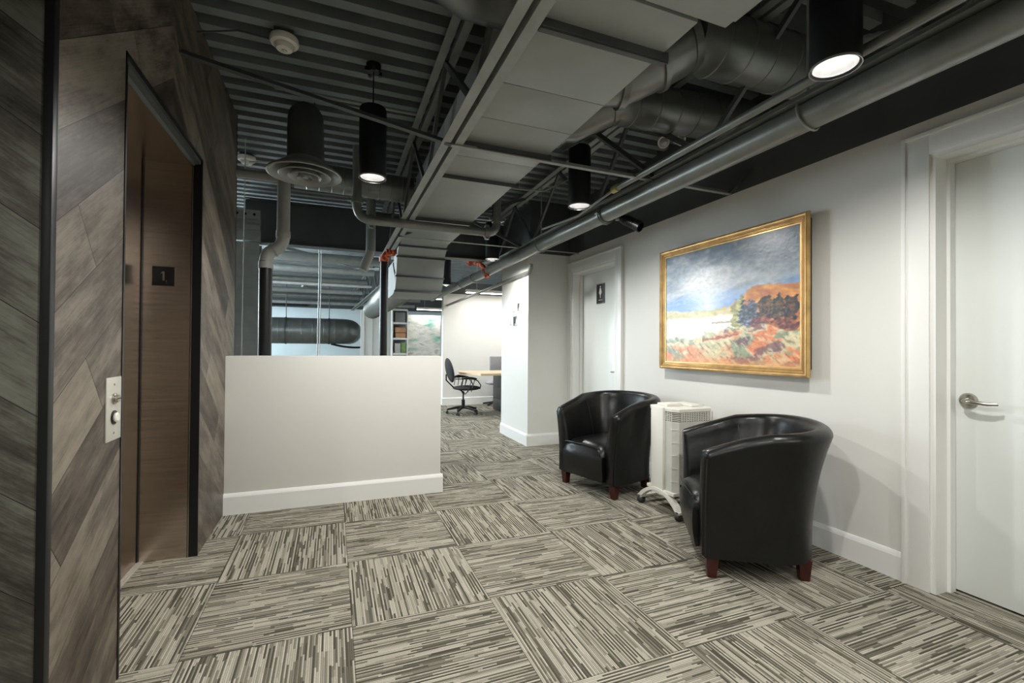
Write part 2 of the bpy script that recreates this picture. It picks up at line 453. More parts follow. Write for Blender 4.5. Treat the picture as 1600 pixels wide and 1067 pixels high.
cp = thing('lift_call_plate', 'tall brushed plate with key switch and white push button on plank wall', 'switch', (XL, 1.944, .958))
obj('plate', box(B(), 0, .004, -.056, .056, -.107, .107, .0012), m['plate'], cp)
bm = B(); lathe(bm, [(0, .0), (.019, .0), (.019, .004), (.013, .006), (.013, .014), (0, .014)], (.004, 0, .034), 28, (1, 0, 0))
ks = obj('key_switch', bm, m['steel_light'], cp); ks['label'] = 'round chrome key switch'
obj('key_slot', box(B(), .0175, .0195, -.012, .012, .0325, .0355), m['black'], ks)
bm = B(); lathe(bm, [(0, 0), (.024, 0), (.024, .003), (.018, .004), (.018, 0)], (.004, 0, -.03), 28, (1, 0, 0)); rg = obj('button_ring', bm, m['black'], cp)
bm = B(); lathe(bm, [(0, .004), (.016, .004), (.017, .009), (.013, .0125), (0, .013)], (.004, 0, -.03), 28, (1, 0, 0)); obj('button', bm, m['plastic'], rg)
for z in (-.082, .082):
    bm = B(); lathe(bm, [(0, .002), (.004, .0015), (.004, 0)], (.004, 0, z), 12, (1, 0, 0)); obj('screw', bm, m['steel_light'], cp)

# half wall
bm = B(); box(bm, XL, .827, 3.69, 3.82, 0, 1.102, .003)
struct('wall_partition', bm, m['wall'])
bm = B()
pp = [(3.69-(a), z) for a, z in ((0, 0), (.018, 0), (.018, .122), (.013, .134), (.006, .144), (0, .146))]
prism(bm, pp, 'x', XL, .845)
pp = [(.827+a, z) for a, z in ((0, 0), (.018, 0), (.018, .122), (.013, .134), (.006, .144), (0, .146))]
prism(bm, pp, 'y', 3.690, 3.838)
struct('baseboard_partition', bm, m['trim'], smooth=False)

# office beyond
struct('wall_office', box(B(), 2.07, 5.2, 9.1, 9.25, 0, 2.26), m['wall'], smooth=False)
struct('wall_office_upper', box(B(), 2.07, 5.2, 9.12, 9.25, 2.26, 2.5), m['dark_paint'], smooth=False)
bm = B(); prism(bm, [(9.1, 0), (9.082, 0), (9.082, .14), (9.09, .15), (9.1, .155)], 'x', 2.055, 5.2); struct('baseboard_office', bm, m['trim'], smooth=False)
struct('wall_far', box(B(), -7, 7, 17.0, 17.15, 0, ZD), m['cyan_wall'], smooth=False)
struct('wall_far_upper', box(B(), -7, 7, 15.9, 16.0, 2.40, ZD), m['wblack'], smooth=False)
struct('wall_far_side', box(B(), -1.36, -1.30, 4.6, 5.86, 2.37, 2.9), m['wall'], smooth=False)
struct('wall_office_right', box(B(), 5.2, 5.3, 5.95, 17, 0, ZD), m['wall'], smooth=False)
struct('wall_panelled', box(B(), .72, 1.56, 13.4, 13.5, 0, 2.2), m['wall'], smooth=False)
for k, x in enumerate((.80, 1.02, 1.26)):
    struct('trim_%d' % (3+k), box(B(), x, x+.03, 13.37, 13.4, .75, 2.2), m['plastic2'], smooth=False)

# unseen windows, far left: one inferred from canvas glare, one added as fill
def window(n, x, y0, y1, z0, z1, k, bars):
    fr = B()
    for a, b_ in ((y0-.06, y0), (y1, y1+.06)): box(fr, x-.04, x+.03, a, b_, z0-.06, z1+.06)
    for a, b_ in ((z0-.06, z0), (z1, z1+.06)): box(fr, x-.04, x+.03, y0, y1, a, b_)
    for q in range(1, bars+1):
        yy = y0+(y1-y0)*q/(bars+1); box(fr, x-.03, x+.02, yy-.02, yy+.02, z0, z1)
    w_ = struct('unseen_window_%d' % n, fr, m['trim'], smooth=False)
    g = obj('unseen_window_pane', box(B(), x-.02, x-.01, y0, y1, z0, z1), emat('glowing_glass_%d' % n, (.80, .92, 1, 1), k), w_, smooth=False)
window(1, -2.4, 7.15, 8.6, 1.45, 2.86, 12.5, 0)
struct('wall_stair', box(B(), -2.6, -2.37, 7.09, 8.81, 0, 1.39), m['wall'], smooth=False)
window(2, -6.5, 10.5, 16.2, .9, 2.8, 9, 3)  # unseen glowing window added to brighten the far wall

# big steel beam and column at Y 6
bt = thing('steel_beam', 'deep dark steel beam crossing the ceiling beyond the half wall', 'beam', (1, 6, 2.36))
bm = B(); box(bm, -1.95, 2.2, -.006, .006, .012, .49); obj('web', bm, m['wblack'], bt, smooth=False)
bm = B(); box(bm, -1.95, 2.2, -.08, .08, 0, .012); obj('bottom_flange', bm, m['dark_paint'], bt, smooth=False)
bm = B(); box(bm, -1.95, 2.2, -.08, .08, .49, .502); obj('top_flange', bm, m['dark_paint'], bt, smooth=False)
sc = thing('steel_column', 'grey steel column standing left under the deep beam', 'column', (-.905, 6, 0))
bm = B(); box(bm, -.115, .115, -.10, -.088, 0, 2.35); box(bm, -.115, .115, .088, .10, 0, 2.35); box(bm, -.006, .006, -.088, .088, 0, 2.35)
obj('shaft', bm, m['steel_paint'], sc, smooth=False)
bm = B(); box(bm, -.16, .13, -.16, -.10, 2.60, 2.70); box(bm, -.16, .13, -.16, -.10, 2.48, 2.54); box(bm, -.16, .13, -.14, -.088, 2.36, 2.70)
obj('beam_seat', bm, m['steel_paint'], sc, smooth=False)
for x in (-.10, -.02, .07):
    bm = B(); lathe(bm, [(0, .008), (.014, .008), (.016, 0)], (x, -.16, 2.65), 6, (0, -1, 0)); obj('bolt', bm, m['black'], sc)

# ------------------------------------------------------------------ joists
def joist(name_label, X, nodes_b, nodes_t, y0, y1, X1=None, zb=JB, zt=JT):
    X1 = X if X1 is None else X1
    t = thing('steel_joist', name_label, 'joist', (X, y0, zb))
    for nm, z, hh in (('bottom_chord', 0, 1), ('top_chord', zt-zb, 1)):
        bm = B()
        for s in (-1, 1):
            pr = [(s*.012, 0), (s*.058, 0), (s*.058, .005), (s*.017, .005), (s*.017, .045), (s*.012, .045)]
            if s < 0: pr = pr[::-1]
            a = [bm.verts.new((x, 0, z+q)) for x, q in pr]; b_ = [bm.verts.new((x+X1-X, y1-y0, z+q)) for x, q in pr]
            n = len(pr)
            for i in range(n): bm.faces.new([a[i], a[(i+1) % n], b_[(i+1) % n], b_[i]])
            bm.faces.new(a[::-1]); bm.faces.new(b_)
        obj(nm, bm, m['steel_paint'], t, smooth=False)
    seq = sorted([(y, 0) for y in nodes_b]+[(y, 1) for y in nodes_t])
    for (ya, ta), (yb, tb) in zip(seq, seq[1:]):
        if ta == tb: continue
        xa = (X1-X)*(ya-y0)/(y1-y0); xb = (X1-X)*(yb-y0)/(y1-y0)
        bm = B(); obox(bm, (xa, ya-y0, (zt-zb-.0 if ta else .02)), (xb, yb-y0, (zt-zb if tb else .02)), .030, .022, (1, 0, 0))
        obj('web_member', bm, m['dark_paint'], t, smooth=False)
    return t
joist('double angle steel joist running beside the flat duct on its left', JX1, [.9, 2.05, 3.25, 4.4, 5.5], [.3, 1.5, 2.65, 3.8, 4.95], -.6, 5.98)
joist('steel joist above the long grey pipe near the white wall', JX2, [.95, 2.07, 3.25, 4.5, 5.6], [.3, 1.42, 2.777, 3.9, 5.05], -.6, 5.98)
joist('pale double angle joist in the far office ceiling beyond the beam', .96, [7.1, 8.3, 9.5, 10.7, 11.9, 13.1], [6.5, 7.7, 8.9, 10.1, 11.3, 12.5], 6.15, 15.2, .56)

# bridging bars
br = thing('bridging', 'slim cross bracing bar running from plank wall to right wall under the joists', 'bracing', (0, 2.48, 2.3))
bm = B(); obox(bm, (XL, .13, .27), (.60, 0, -.005), .035, .006, (0, 0, 1)); obox(bm, (XL, .13+.016, .285), (.60, .016, .01), .006, .03, (0, 0, 1)); obj('diagonal_bar', bm, m['dark_paint'], br, smooth=False)
bm = B(); obox(bm, (.60, 0, -.006), (2.66, .02, -.006), .03, .006); obox(bm, (.60, .014, .008), (2.66, .034, .008), .005, .028); obj('horizontal_bar', bm, m['steel_paint'], br, smooth=False)
bm = B(); obox(bm, (2.66, .02, 0), (2.70, -.12, .14), .03, .02); obj('wall_bracket', bm, m['dark_paint'], br, smooth=False)
bm = B(); obox(bm, (JX2+.02, 0, .0), (1.45, .36, .56), .035, .02, (0, 1, 0)); obox(bm, (JX2, .03, .55), (1.3, .04, .10), .03, .02, (0, 1, 0)); obj('cross_bar', bm, m['dark_paint'], br, smooth=False)
br2 = thing('bridging', 'second cross bracing bar further back between the two long joists', 'bracing', (0, 4.75, 2.3))
bm = B(); obox(bm, (.62, 0, -.006), (2.7, 0, -.006), .03, .006); obj('horizontal_bar', bm, m['steel_paint'], br2, smooth=False)
bm = B(); obox(bm, (JX2, 0, 0), (JX1, .03, .55), .03, .02, (0, 1, 0)); obox(bm, (JX1, -.03, 0), (JX2, -.02, .55), .03, .02, (0, 1, 0)); obj('cross_bar', bm, m['dark_paint'], br2, smooth=False)

# ------------------------------------------------------------------ rectangular duct
rd = thing('rectangular_duct', 'large flat grey rectangular duct running down the middle of the ceiling', 'duct', (.94, 0, 2.34))
DX0, DX1, DH = -.255, .262, .36
def dsec(bm, path, x0, x1, hgt, inset=0):
    """box duct following bottom path [(y,z)]; thickness hgt measured normal to path"""
    rings = []
    n = len(path)
    for i, (yy, zz) in enumerate(path):
        a = path[max(0, i-1)]; b_ = path[min(n-1, i+1)]
        d = Vector((b_[0]-a[0], b_[1]-a[1])).normalized(); nn = Vector((-d.y, d.x))
        rings.append([bm.verts.new((x0, yy, zz)), bm.verts.new((x1, yy, zz)), bm.verts.new((x1, yy+nn.x*hgt, zz+nn.y*hgt)), bm.verts.new((x0, yy+nn.x*hgt, zz+nn.y*hgt))])
    for A, C in zip(rings, rings[1:]):
        for j in range(4): bm.faces.new([A[j], A[(j+1) % 4], C[(j+1) % 4], C[j]])
    bm.faces.new(rings[0][::-1]); bm.faces.new(rings[-1])
cuts = [-.6, 1.27, 1.50, 1.88, 2.203, 2.70, 3.03, 4.15]
for k, (a, b_) in enumerate(zip(cuts, cuts[1:])):
    bm = B(); z0 = .012 if k == 0 else 0
    box(bm, DX0-(.0 if k else .0), DX1, a+.002, b_-.002, z0, DH, .002)
    obj('duct_section', bm, m['duct'], rd)
for yy, h0, w_ in ((1.50, .030, .05), (2.52, .022, .03), (3.04, .018, .02), (4.15, .02, .03)):
    bm = B(); box(bm, DX0-.012, DX1+.022, yy-w_, yy-w_*.2, -h0, .004, .002); box(bm, DX0-.012, DX1+.022, yy-w_*.9, yy-w_*.8, -h0-.008, 0)
    obj('flange', bm, m['dark_paint'], rd)
bm = B(); box(bm, DX0+.20, DX1+.10, .55, 1.245, -.012, .02, .003); box(bm, DX1+.02, DX1+.12, .55, 1.22, -.002, .16, .003)
obj('access_frame', bm, m['duct'], rd)
bm = B(); dsec(bm, [(4.152, 0), (4.6, 0), (4.95, 0), (5.12, -.004), (5.22, -.035)], DX0, DX1+.01, .30); obj('duct_section', bm, m['duct'], rd, ang=20)
bm = B(); dsec(bm, [(5.22, -.04), (5.28, -.075), (5.33, -.13)], DX0-.006, DX1+.02, .30); obj('duct_section', bm, m['duct'], rd, ang=20)
bm = B(); dsec(bm, [(5.31, -.13), (5.335, -.20), (5.39, -.34)], DX0-.012, DX1+.02, .30); obj('duct_section', bm, m['duct'], rd, ang=20)
bm = B(); dsec(bm, [(5.375, -.345), (5.42, -.42), (5.50, -.50), (5.7, -.53), (6.2, -.53)], DX0-.012, DX1+.02, .40); obj('duct_section', bm, m['duct'], rd, ang=20)
for yy, zz in ((5.20, -.030), (5.325, -.130), (5.385, -.345), (5.50, -.505)):
    bm = B(); box(bm, DX0-.022, DX1+.03, yy-.016, yy+.010, zz-.014, zz+.004); obj('joint_strip', bm, m['dark_paint'], rd, smooth=False)
for k in range(4):
    bm = B(); lathe(bm, [(0, -.003), (.004, -.002), (.004, 0)], (DX0+.07+k*.105, 3.30+.02*k, 0), 10); obj('rivet', bm, m['yellow'], rd)

def spiral(bm, p0, p1, r, pitch=.1, groove=.004, seg=40):
    p0, p1 = Vector(p0), Vector(p1); L_ = (p1-p0).length; n = max(1, int(L_/pitch)); pts = []; rad = []
    for i in range(n+1):
        t = i/n*L_
        for dt, rr in ((-.005, r), (0, r+groove), (.005, r)):
            q = min(max(t+dt, 0), L_); pts.append(p0+(p1-p0)*(q/L_)); rad.append(rr)
    P2, R2 = [pts[0]], [rad[0]]
    for p, q in zip(pts[1:], rad[1:]):
        if (p-P2[-1]).length > 1e-4: P2.append(p); R2.append(q)
    return tube(bm, P2, r, seg, True, R2)
sd = thing('spiral_duct', 'ribbed round duct hanging beyond the end of the flat duct', 'duct', (.94, 6.2, 2.05))
bm = B(); spiral(bm, (0, -.02, 0), (.0, 6.0, .07), .225, .14, .006); obj('duct_tube', bm, m['rduct'], sd)
bm = B(); lathe(bm, [(0, 0), (.20, 0), (.23, .02), (.23, .05), (.225, .05)], (0, 6.0, .07), 40, (0, 1, 0)); obj('end_cap', bm, m['rduct'], sd)

# two branch ducts to the right
b1 = thing('round_duct', 'nearer of two fat round ducts branching right from the flat duct', 'duct', (1.2, 1.75, 2.5))
bm = B(); tube(bm, [(-.01, .18, .01), (.12, .16, .02), (.26, .08, .09), (.40, .0, .17)], .135, 44); obj('take_off', bm, m['rduct'], b1)
bm = B(); spiral(bm, (.38, -.0, .18), (1.28, -.02, .20), .145, .13); obj('duct_tube', bm, m['rduct'], b1)
for p, q in (((.10, .165, .02), (.13, .155, .023)), ((.25, .085, .085), (.27, .075, .095)), ((.37, .015, .165), (.40, 0, .18))):
    bm = B(); tube(bm, [p, q], .149, 44); obj('joint_band', bm, m['rduct'], b1)
b2 = thing('round_duct', 'further of two fat round ducts branching right, behind the nearer one', 'duct', (1.2, 2.3, 2.5))
bm = B(); tube(bm, [(-.01, .18, .04), (.14, .16, .06), (.30, .08, .14), (.36, .05, .16)], .125, 44); obj('take_off', bm, m['rduct'], b2)
bm = B(); spiral(bm, (.34, .05, .17), (1.50, .0, .20), .13, .13); obj('duct_tube', bm, m['rduct'], b2)
for p, q in (((.06, .17, .05), (.085, .168, .052)), ((.33, .06, .155), (.36, .05, .165))):
    bm = B(); tube(bm, [p, q], .137, 44); obj('joint_band', bm, m['rduct'], b2)
b3 = thing('round_duct', 'pale round duct elbow above the joist at the top edge', 'duct', (.2, 1.0, 2.8))
bm = B(); tube(bm, [(-.30, .20, .02), (-.06, .46, -.08), (.12, .64, -.13), (.30, .72, -.14), (.75, .72, -.14)], .17, 40); obj('duct_tube', bm, m['rduct'], b3)
bm = B(); tube(bm, [(.115, .635, -.129), (.135, .648, -.131)], .174, 40); obj('joint_band', bm, m['rduct'], b3)

# ------------------------------------------------------------------ pipes
def ring(bm, c, r, w_, axis='y'):
    d = Vector((0, 1, 0)) if axis == 'y' else Vector((1, 0, 0)) if axis == 'x' else Vector((0, 0, 1))
    tube(bm, [Vector(c)-d*w_/2, Vector(c)+d*w_/2], r, 24)
mp = thing('sprinkler_main', 'long fat grey pipe running beside the white wall under the joist', 'pipe', (2.0, 0, 2.235))
bm = B(); tube(bm, [(.0, -.8, 0), (0, 9.9, 0)], .063, 36); obj('pipe_run', bm, m['pipe'], mp)
for yy in (1.44, 4.3, 7.4):
    bm = B(); tube(bm, [(0, yy+.0, .64), (0, yy, .10)], .006, 10); obj('hanger_rod', bm, m['steel_paint'], mp)
    bm = B()
    pts = [(math.sin(a)*.071, yy+.02*math.cos(a), .04*0+math.cos(a)*.075+.004) for a in [i*2*PI/24 for i in range(25)]]
    tube(bm, pts, .0045, 8); obox(bm, (0, yy, .105), (0, yy, .06), .03, .006, (0, 1, 0)); obj('hanger_loop', bm, m['steel_paint'], mp)
bm = B(); ring(bm, (0, 3.10, 0), .075, .045); ring(bm, (0, 3.10, 0), .082, .014)
for s in (-1, 1): lathe(bm, [(0, -.02), (.008, -.02), (.008, .02), (0, .02)], (s*.08, 3.10, 0), 8, (0, 1, 0))
obj('coupling', bm, m['pipe'], mp)
bm = B(); ring(bm, (0, 6.7, 0), .074, .05); obj('coupling', bm, m['pipe'], mp)

cd = thing('conduit', 'thin grey conduit running parallel on the left of the fat pipe', 'pipe', (1.845, 0, 2.30))
bm = B(); tube(bm, [(0, .2, 0), (0, 2.72, 0)], .021, 16); obj('conduit_run', bm, m['pipe'], cd)
bm = B(); tube(bm, [(0, 2.70, 0), (0, 2.76, 0)], .026, 16); obj('end_fitting', bm, m['yellow'], cd)
bm = B(); tube(bm, [(0, 2.75, 0), (.02, 3.3, -.04), (.03, 4.0, .02)], .01, 10); obj('flexible_tail', bm, m['steel_paint'], cd)
fx = thing('flexible_conduit', 'short ribbed bent conduit beside the nearest black pendant', 'pipe', (1.84, 1.0, 2.34))
bm = B(); pts = arc((-.02, .18, 0), (.10, .17, .06), (.2, .02, .02), 16); tube(bm, pts, .024, 16, True, [.024+.003*(i % 2) for i in range(17)]); obj('conduit_run', bm, m['pvc'], fx)
tag(obj('ceiling_cable', tube(B(), [(1.0, 3.6, 2.66), (1.3, 3.55, 2.50), (1.6, 3.4, 2.46), (1.8, 3.3, 2.56), (2.0, 3.25, 2.80)], .006, 8), m['steel_paint']), 'grey cable drooping between the duct and the second right pendant', 'cable')
cd2 = thing('sprinkler_branch', 'thin pipe running parallel just right of the fat pipe', 'pipe', (2.16, 3.2, 2.05))
bm = B(); tube(bm, [(0, 1.8, .02), (0, 6.0, -.03)], .024, 14); tube(bm, arc((0, 1.8, .02), (0, 1.72, .02), (-.0, 1.72, .11), 6), .024, 14); obj('pipe_run', bm, m['pipe'], cd2)

cpz = thing('cross_pipe', 'grey grooved pipe crossing under the flat duct with clamp couplings', 'pipe', (.28, 4.12, 2.265))
bm = B(); tube(bm, [(.03, 0, .0), (1.07, 0, 0)], .038, 24); obj('pipe_run', bm, m['pipe'], cpz)
bm = B(); tube(bm, [(-.10, 0, .62), (-.10, 0, .13)]+arc((-.10, 0, .13), (-.10, 0, 0), (.03, 0, 0), 8)[1:], .038, 24); obj('elbow_drop', bm, m['pipe'], cpz)
bm = B(); tube(bm, arc((1.07, 0, 0), (1.17, 0, 0), (1.17, 0, .12), 8)+[(1.17, 0, .5)], .038, 24); obj('elbow_rise', bm, m['pipe'], cpz)
for c, ax in (((.02, 0, 0), 'x'), ((-.10, 0, .16), 'z'), ((1.07, 0, 0), 'x'), ((1.17, 0, .13), 'z')):
    bm = B(); ring(bm, c, .052, .05, ax)
    for s in (-1, 1):
        cc = Vector(c)+(Vector((0, s*-.0, 0))+Vector((0, 0, s*.055)) if ax == 'x' else Vector((s*.055, 0, 0)))
        box(bm, cc.x-.018, cc.x+.018, -.02, .02, cc.z-.012, cc.z+.012)
    obj('coupling', bm, m['pipe'], cpz)

dp = thing('drain_pipe', 'vertical grey drain pipe with offset elbow behind the half wall', 'pipe', (-.37, 4.0, 0))
bm = B(); tube(bm, [(0, 0, 2.49), (0, 0, 2.04)]+arc((0, 0, 2.04), (0, 0, 1.955), (-.06, 0, 1.925), 6)[1:]+arc((-.06, 0, 1.925), (-.12, 0, 1.90), (-.12, 0, 1.82), 6)[0:], .047, 28)
obj('upper_pipe', bm, m['pvc'], dp)['label'] = 'light grey upper length'
bm = B(); tube(bm, [(-.12, 0, 1.83), (-.12, 0, .0)], .047, 28); obj('lower_pipe', bm, m['black'], dp)['label'] = 'black lower length'
for c, w_ in (((0, 0, 2.05), .05), ((-.12, 0, 1.80), .05)):
    bm = B(); ring(bm, c, .052, w_, 'z'); obj('socket', bm, m['pvc'], dp)
bm = B(); tube(bm, [(-.55, 0, 2.49), (.02, 0, 2.49)], .034, 20); obj('side_pipe', bm, m['pvc'], dp)

dp2 = thing('drain_pipe', 'second grey drain pipe with angled foot behind the left pendant', 'pipe', (.36, 5.0, 0))
bm = B(); tube(bm, [(0, 0, 2.88), (0, 0, 2.17)], .048, 24); obj('upper_pipe', bm, m['pipe'], dp2)
bm = B(); tube(bm, [(0, 0, 2.19), (-.01, 0, 2.14), (-.075, 0, 1.97)], .047, 24); obj('angled_foot', bm, m['pvc'], dp2)

rp = thing('black_riser_pipe', 'upright black pipe with orange clamp top beside the flat duct', 'pipe', (.527, 5.3, 0))
bm = B(); tube(bm, [(0, 0, 0), (0, 0, 2.14)], .042, 24); obj('pipe_run', bm, m['black'], rp)
bm = B(); ring(bm, (0, 0, 2.15), .054, .05, 'z'); tube(bm, arc((0, 0, 2.15), (0, 0, 2.24), (.12, .02, 2.24), 8), .036, 16); ring(bm, (.04, .0, 2.225), .05, .04, 'x'); box(bm, -.03, .0, -.06, -.03, 2.13, 2.17)
obj('orange_clamp', bm, m['orange'], rp)['label'] = 'bright orange grooved clamp'
oc = thing('orange_elbow', 'orange pipe elbow joined to the fat grey pipe by the column', 'pipe', (1.93, 6.1, 2.17))
bm = B(); tube(bm, arc((-.14, .25, .22), (.04, .15, .24), (.03, -.08, .06), 10)+[Vector((.04, -.12, -.03))], .034, 16)
ring(bm, (-.12, .23, .225), .052, .04, 'x'); ring(bm, (.03, -.06, .08), .048, .04, 'z'); obj('elbow', bm, m['orange'], oc)

# pipes and rods in the far ceiling
far = [(6.9, 2.62, .022, 'steel_paint'), (8.0, 2.60, .075, 'pipe'), (9.4, 2.62, .065, 'pipe'), (10.0, 2.42, .03, 'pvc'), (11.3, 2.68, .07, 'pipe'), (12.6, 2.58, .06, 'steel_paint'), (14.2, 2.60, .06, 'pipe'), (15.2, 2.5, .05, 'steel_paint')]
names = ['nearest thin', 'nearest fat', 'second fat', 'low slim pale', 'third fat', 'fourth', 'fifth', 'farthest']
for (yy, zz, r, mm), nm in zip(far, names):
    bm = B(); tube(bm, [(-3, 0, 0), (.75 if yy < 14 else 2.5, 0, 0)], r, 20)
    o = obj('ceiling_pipe', bm, m[mm]); o.location = (0, yy, zz)
    tag(o, nm+' pipe crossing the far office ceiling above the half wall', 'pipe', 'pipes crossing the far ceiling')
for k, (x, yy, z0) in enumerate(((-.35, 8.2, 2.50), (.45, 8.2, 2.50), (-.1, 12.9, 2.45), (.3, 9.6, 2.5))):
    o = obj('strut_channel', box(B(), -.9, .9, -.03, .03, 0, .05), m['steel_paint'], smooth=False); o.location = (x, yy+.3, z0+.2)
    o.rotation_euler = (0, 0, (.9, -.5, .8, -.6)[k])
    tag(o, ('leftmost', 'right-hand', 'farthest left', 'central')[k]+' slanting strut between pipes in the far ceiling', 'strut', 'struts in the far ceiling')
hd = thing('horizontal_duct', 'long grey round duct lying level beyond the half wall', 'duct', (-1.6, 14, 1.60))
bm = B(); spiral(bm, (-1.2, 0, 0), (1.65, 0, 0), .36, .26, .006); obj('duct_tube', bm, m['rduct'], hd)
for x in (-.9, .4, 1.5):
    bm = B(); tube(bm, [(x, 0, .35), (x, 0, ZD-1.6+.02)], .01, 8); ring_ = tube(bm, [(x-.02, 0, 0), (x+.02, 0, 0)], .372, 40); obj('hanger_strap', bm, m['dark_paint'], hd)
bm = B(); tube(bm, arc((1.6, 0, 0), (2.0, 0, 0), (2.05, .5, 0), 10), .36, 40); obj('duct_elbow', bm, m['rduct'], hd)
obj('hose', tube(B(), [p-Vector((-1.6, 14, 1.6)) for p in arc((-.05, 13.98, 1.245), (.45, 13.96, 1.10), (.9, 13.98, 1.16), 10)], .03, 10), m['black'], hd)['label'] = 'black hose sagging below the duct'
tag(obj('hvac_grille', box(B(), -1.9, -.75, 15.86, 15.9, 2.43, 2.53), m['black'], smooth=False), 'black slot grille high above the level round duct', 'grille')
for k, (x0, x1, yy) in enumerate(((-.19, -.21, 7.0), (-.165, -.185, 7.05))):
    o = obj('hanging_cable', tube(B(), [(x0, yy, 2.86), (x0+.003, yy, 2.2), (x1, yy, 0)], .0085 if k == 0 else .006, 8), m['wire'])
    tag(o, ('thicker', 'thinner')[k]+' pale hanging cable of the pair beyond the half wall', 'cable', 'cables hanging beyond the half wall')
tag(obj('hanging_cable', tube(B(), [(-.685, 4.3, 2.88), (-.70, 4.3, 0)], .0035, 8), m['wire']), 'single pale wire hanging in front of the steel column', 'cable')

# cords on the deck near the detector
tag(obj('deck_wire', tube(B(), [(-.694, 2.9, 2.86), (-.50, 2.87, 2.90), (-.42, 2.85, 2.885), (-.34, 2.85, 2.88)], .005, 8), m['dark_paint']), 'thin dark wire running along the deck to the nearer smoke detector', 'cable')
tag(obj('deck_wire', tube(B(), [(-.694, 4.55, 2.78), (-.2, 4.4, 2.80), (.5, 4.35, 2.82)], .006, 8), m['steel_paint']), 'thin pale wire strung across behind the round diffuser', 'cable')
tag(obj('ceiling_conduit', tube(B(), [(-.37, 3.33, 2.86), (.55, 3.33, 2.86)], .012, 10), m['steel_paint']), 'slim conduit fixed under the deck above the round diffuser', 'pipe')

# ------------------------------------------------------------------ diffuser
df = thing('round_diffuser', 'round grey ceiling diffuser with concentric cones hanging left of the pendant', 'air diffuser', (-.188, 3.40, 2.335))
bm = B(); lathe(bm, [(.115, .10), (.135, .075), (.20, .035), (.232, .012), (.236, .0), (.228, -.004), (.205, .008), (.165, .045), (.13, .07), (.108, .095)], seg=64, closed=True); obj('outer_cone', bm, m['steel_paint'], df)
for r, z in ((.165, -.006), (.105, -.014), (.05, -.02)):
    bm = B(); lathe(bm, [(r*.62, .05+z), (r*.85, .018+z), (r, .0+z), (r*.97, -.006+z), (r*.80, .010+z), (r*.56, .045+z)], seg=56, closed=True); obj('inner_cone', bm, m['steel_paint'], df)
bm = B(); lathe(bm, [(0, .01), (.018, .0), (.024, -.012), (.02, -.02), (0, -.022)], seg=24); obj('hub', bm, m['rduct'], df)
bm = B(); tube(bm, [(0, 0, .085), (0, 0, .30)]+arc((0, 0, .30), (0, 0, .42), (0, .15, .43), 8)[1:]+[(0, .62, .32)], .112, 40); obj('neck', bm, m['dark_paint'], df)
bm = B(); tube(bm, [(.05, .15, .54), (.05, .15, .58)], .004, 8); obj('hanger_wire', bm, m['dark_paint'], df)
r4 = thing('round_duct', 'round spiral duct crossing left of the joist behind the black pendant', 'duct', (-.12, 4.35, 2.64))
bm = B(); spiral(bm, (-.20, 0, .02), (.80, 0, 0), .118, .1); obj('duct_tube', bm, m['rduct'], r4)

def detector(x, y, z, label):
    t = thing('smoke_detector', label, 'smoke detector', (x, y, z))
    bm = B(); lathe(bm, [(0, .03), (.074, .03), (.076, .008), (.070, -.002), (.052, -.008)], seg=40); lathe(bm, [(.052, -.008), (.05, -.02), (.040, -.032), (.018, -.036), (0, -.036)], seg=40); obj('housing', bm, m['plastic'], t)
    bm = B(); box(bm, -.05, .05, -.05, .05, .03, ZD-z, .004); obj('back_box', bm, m['dark_paint'], t)
    bm = B(); lathe(bm, [(0, -.034), (.014, -.036), (.012, -.041), (0, -.042)], seg=20); obj('sensor_cap', bm, m['plastic2'], t)
    return t
detector(-.27, 2.85, 2.87, 'white smoke detector on the deck near the lift, the nearer one')
detector(-.75, 4.78, 2.87, 'white smoke detector on the deck beyond the plank wall')

em = thing('emergency_light', 'twin headed white emergency light hung above the fat pipe', 'lamp', (2.09, 2.42, 2.545))
bm = B(); lathe(bm, [(0, .09), (.055, .09), (.06, .07), (.03, .05), (0, .05)], seg=32); obj('mounting_plate', bm, m['plastic'], em)
bm = B(); tube(bm, [(0, 0, .09), (0, 0, .33)], .008, 8); obj('stem', bm, m['dark_paint'], em)
for (c, ax) in (((.035, -.02, .01), (.1, -.9, -.35)), ((-.085, .0, -.02), (-.75, -.6, -.3))):
    bm = B(); lathe(bm, [(0, -.05), (.022, -.05), (.036, 0), (.038, .008), (.032, .008), (.028, .002), (0, .0)], c, 28, ax); hh = obj('lamp_head', bm, m['plastic'], em)
    bm = B(); lathe(bm, [(0, .006), (.020, .005), (.028, .003)], c, 24, ax); obj('lens', bm, m['cup'], hh)

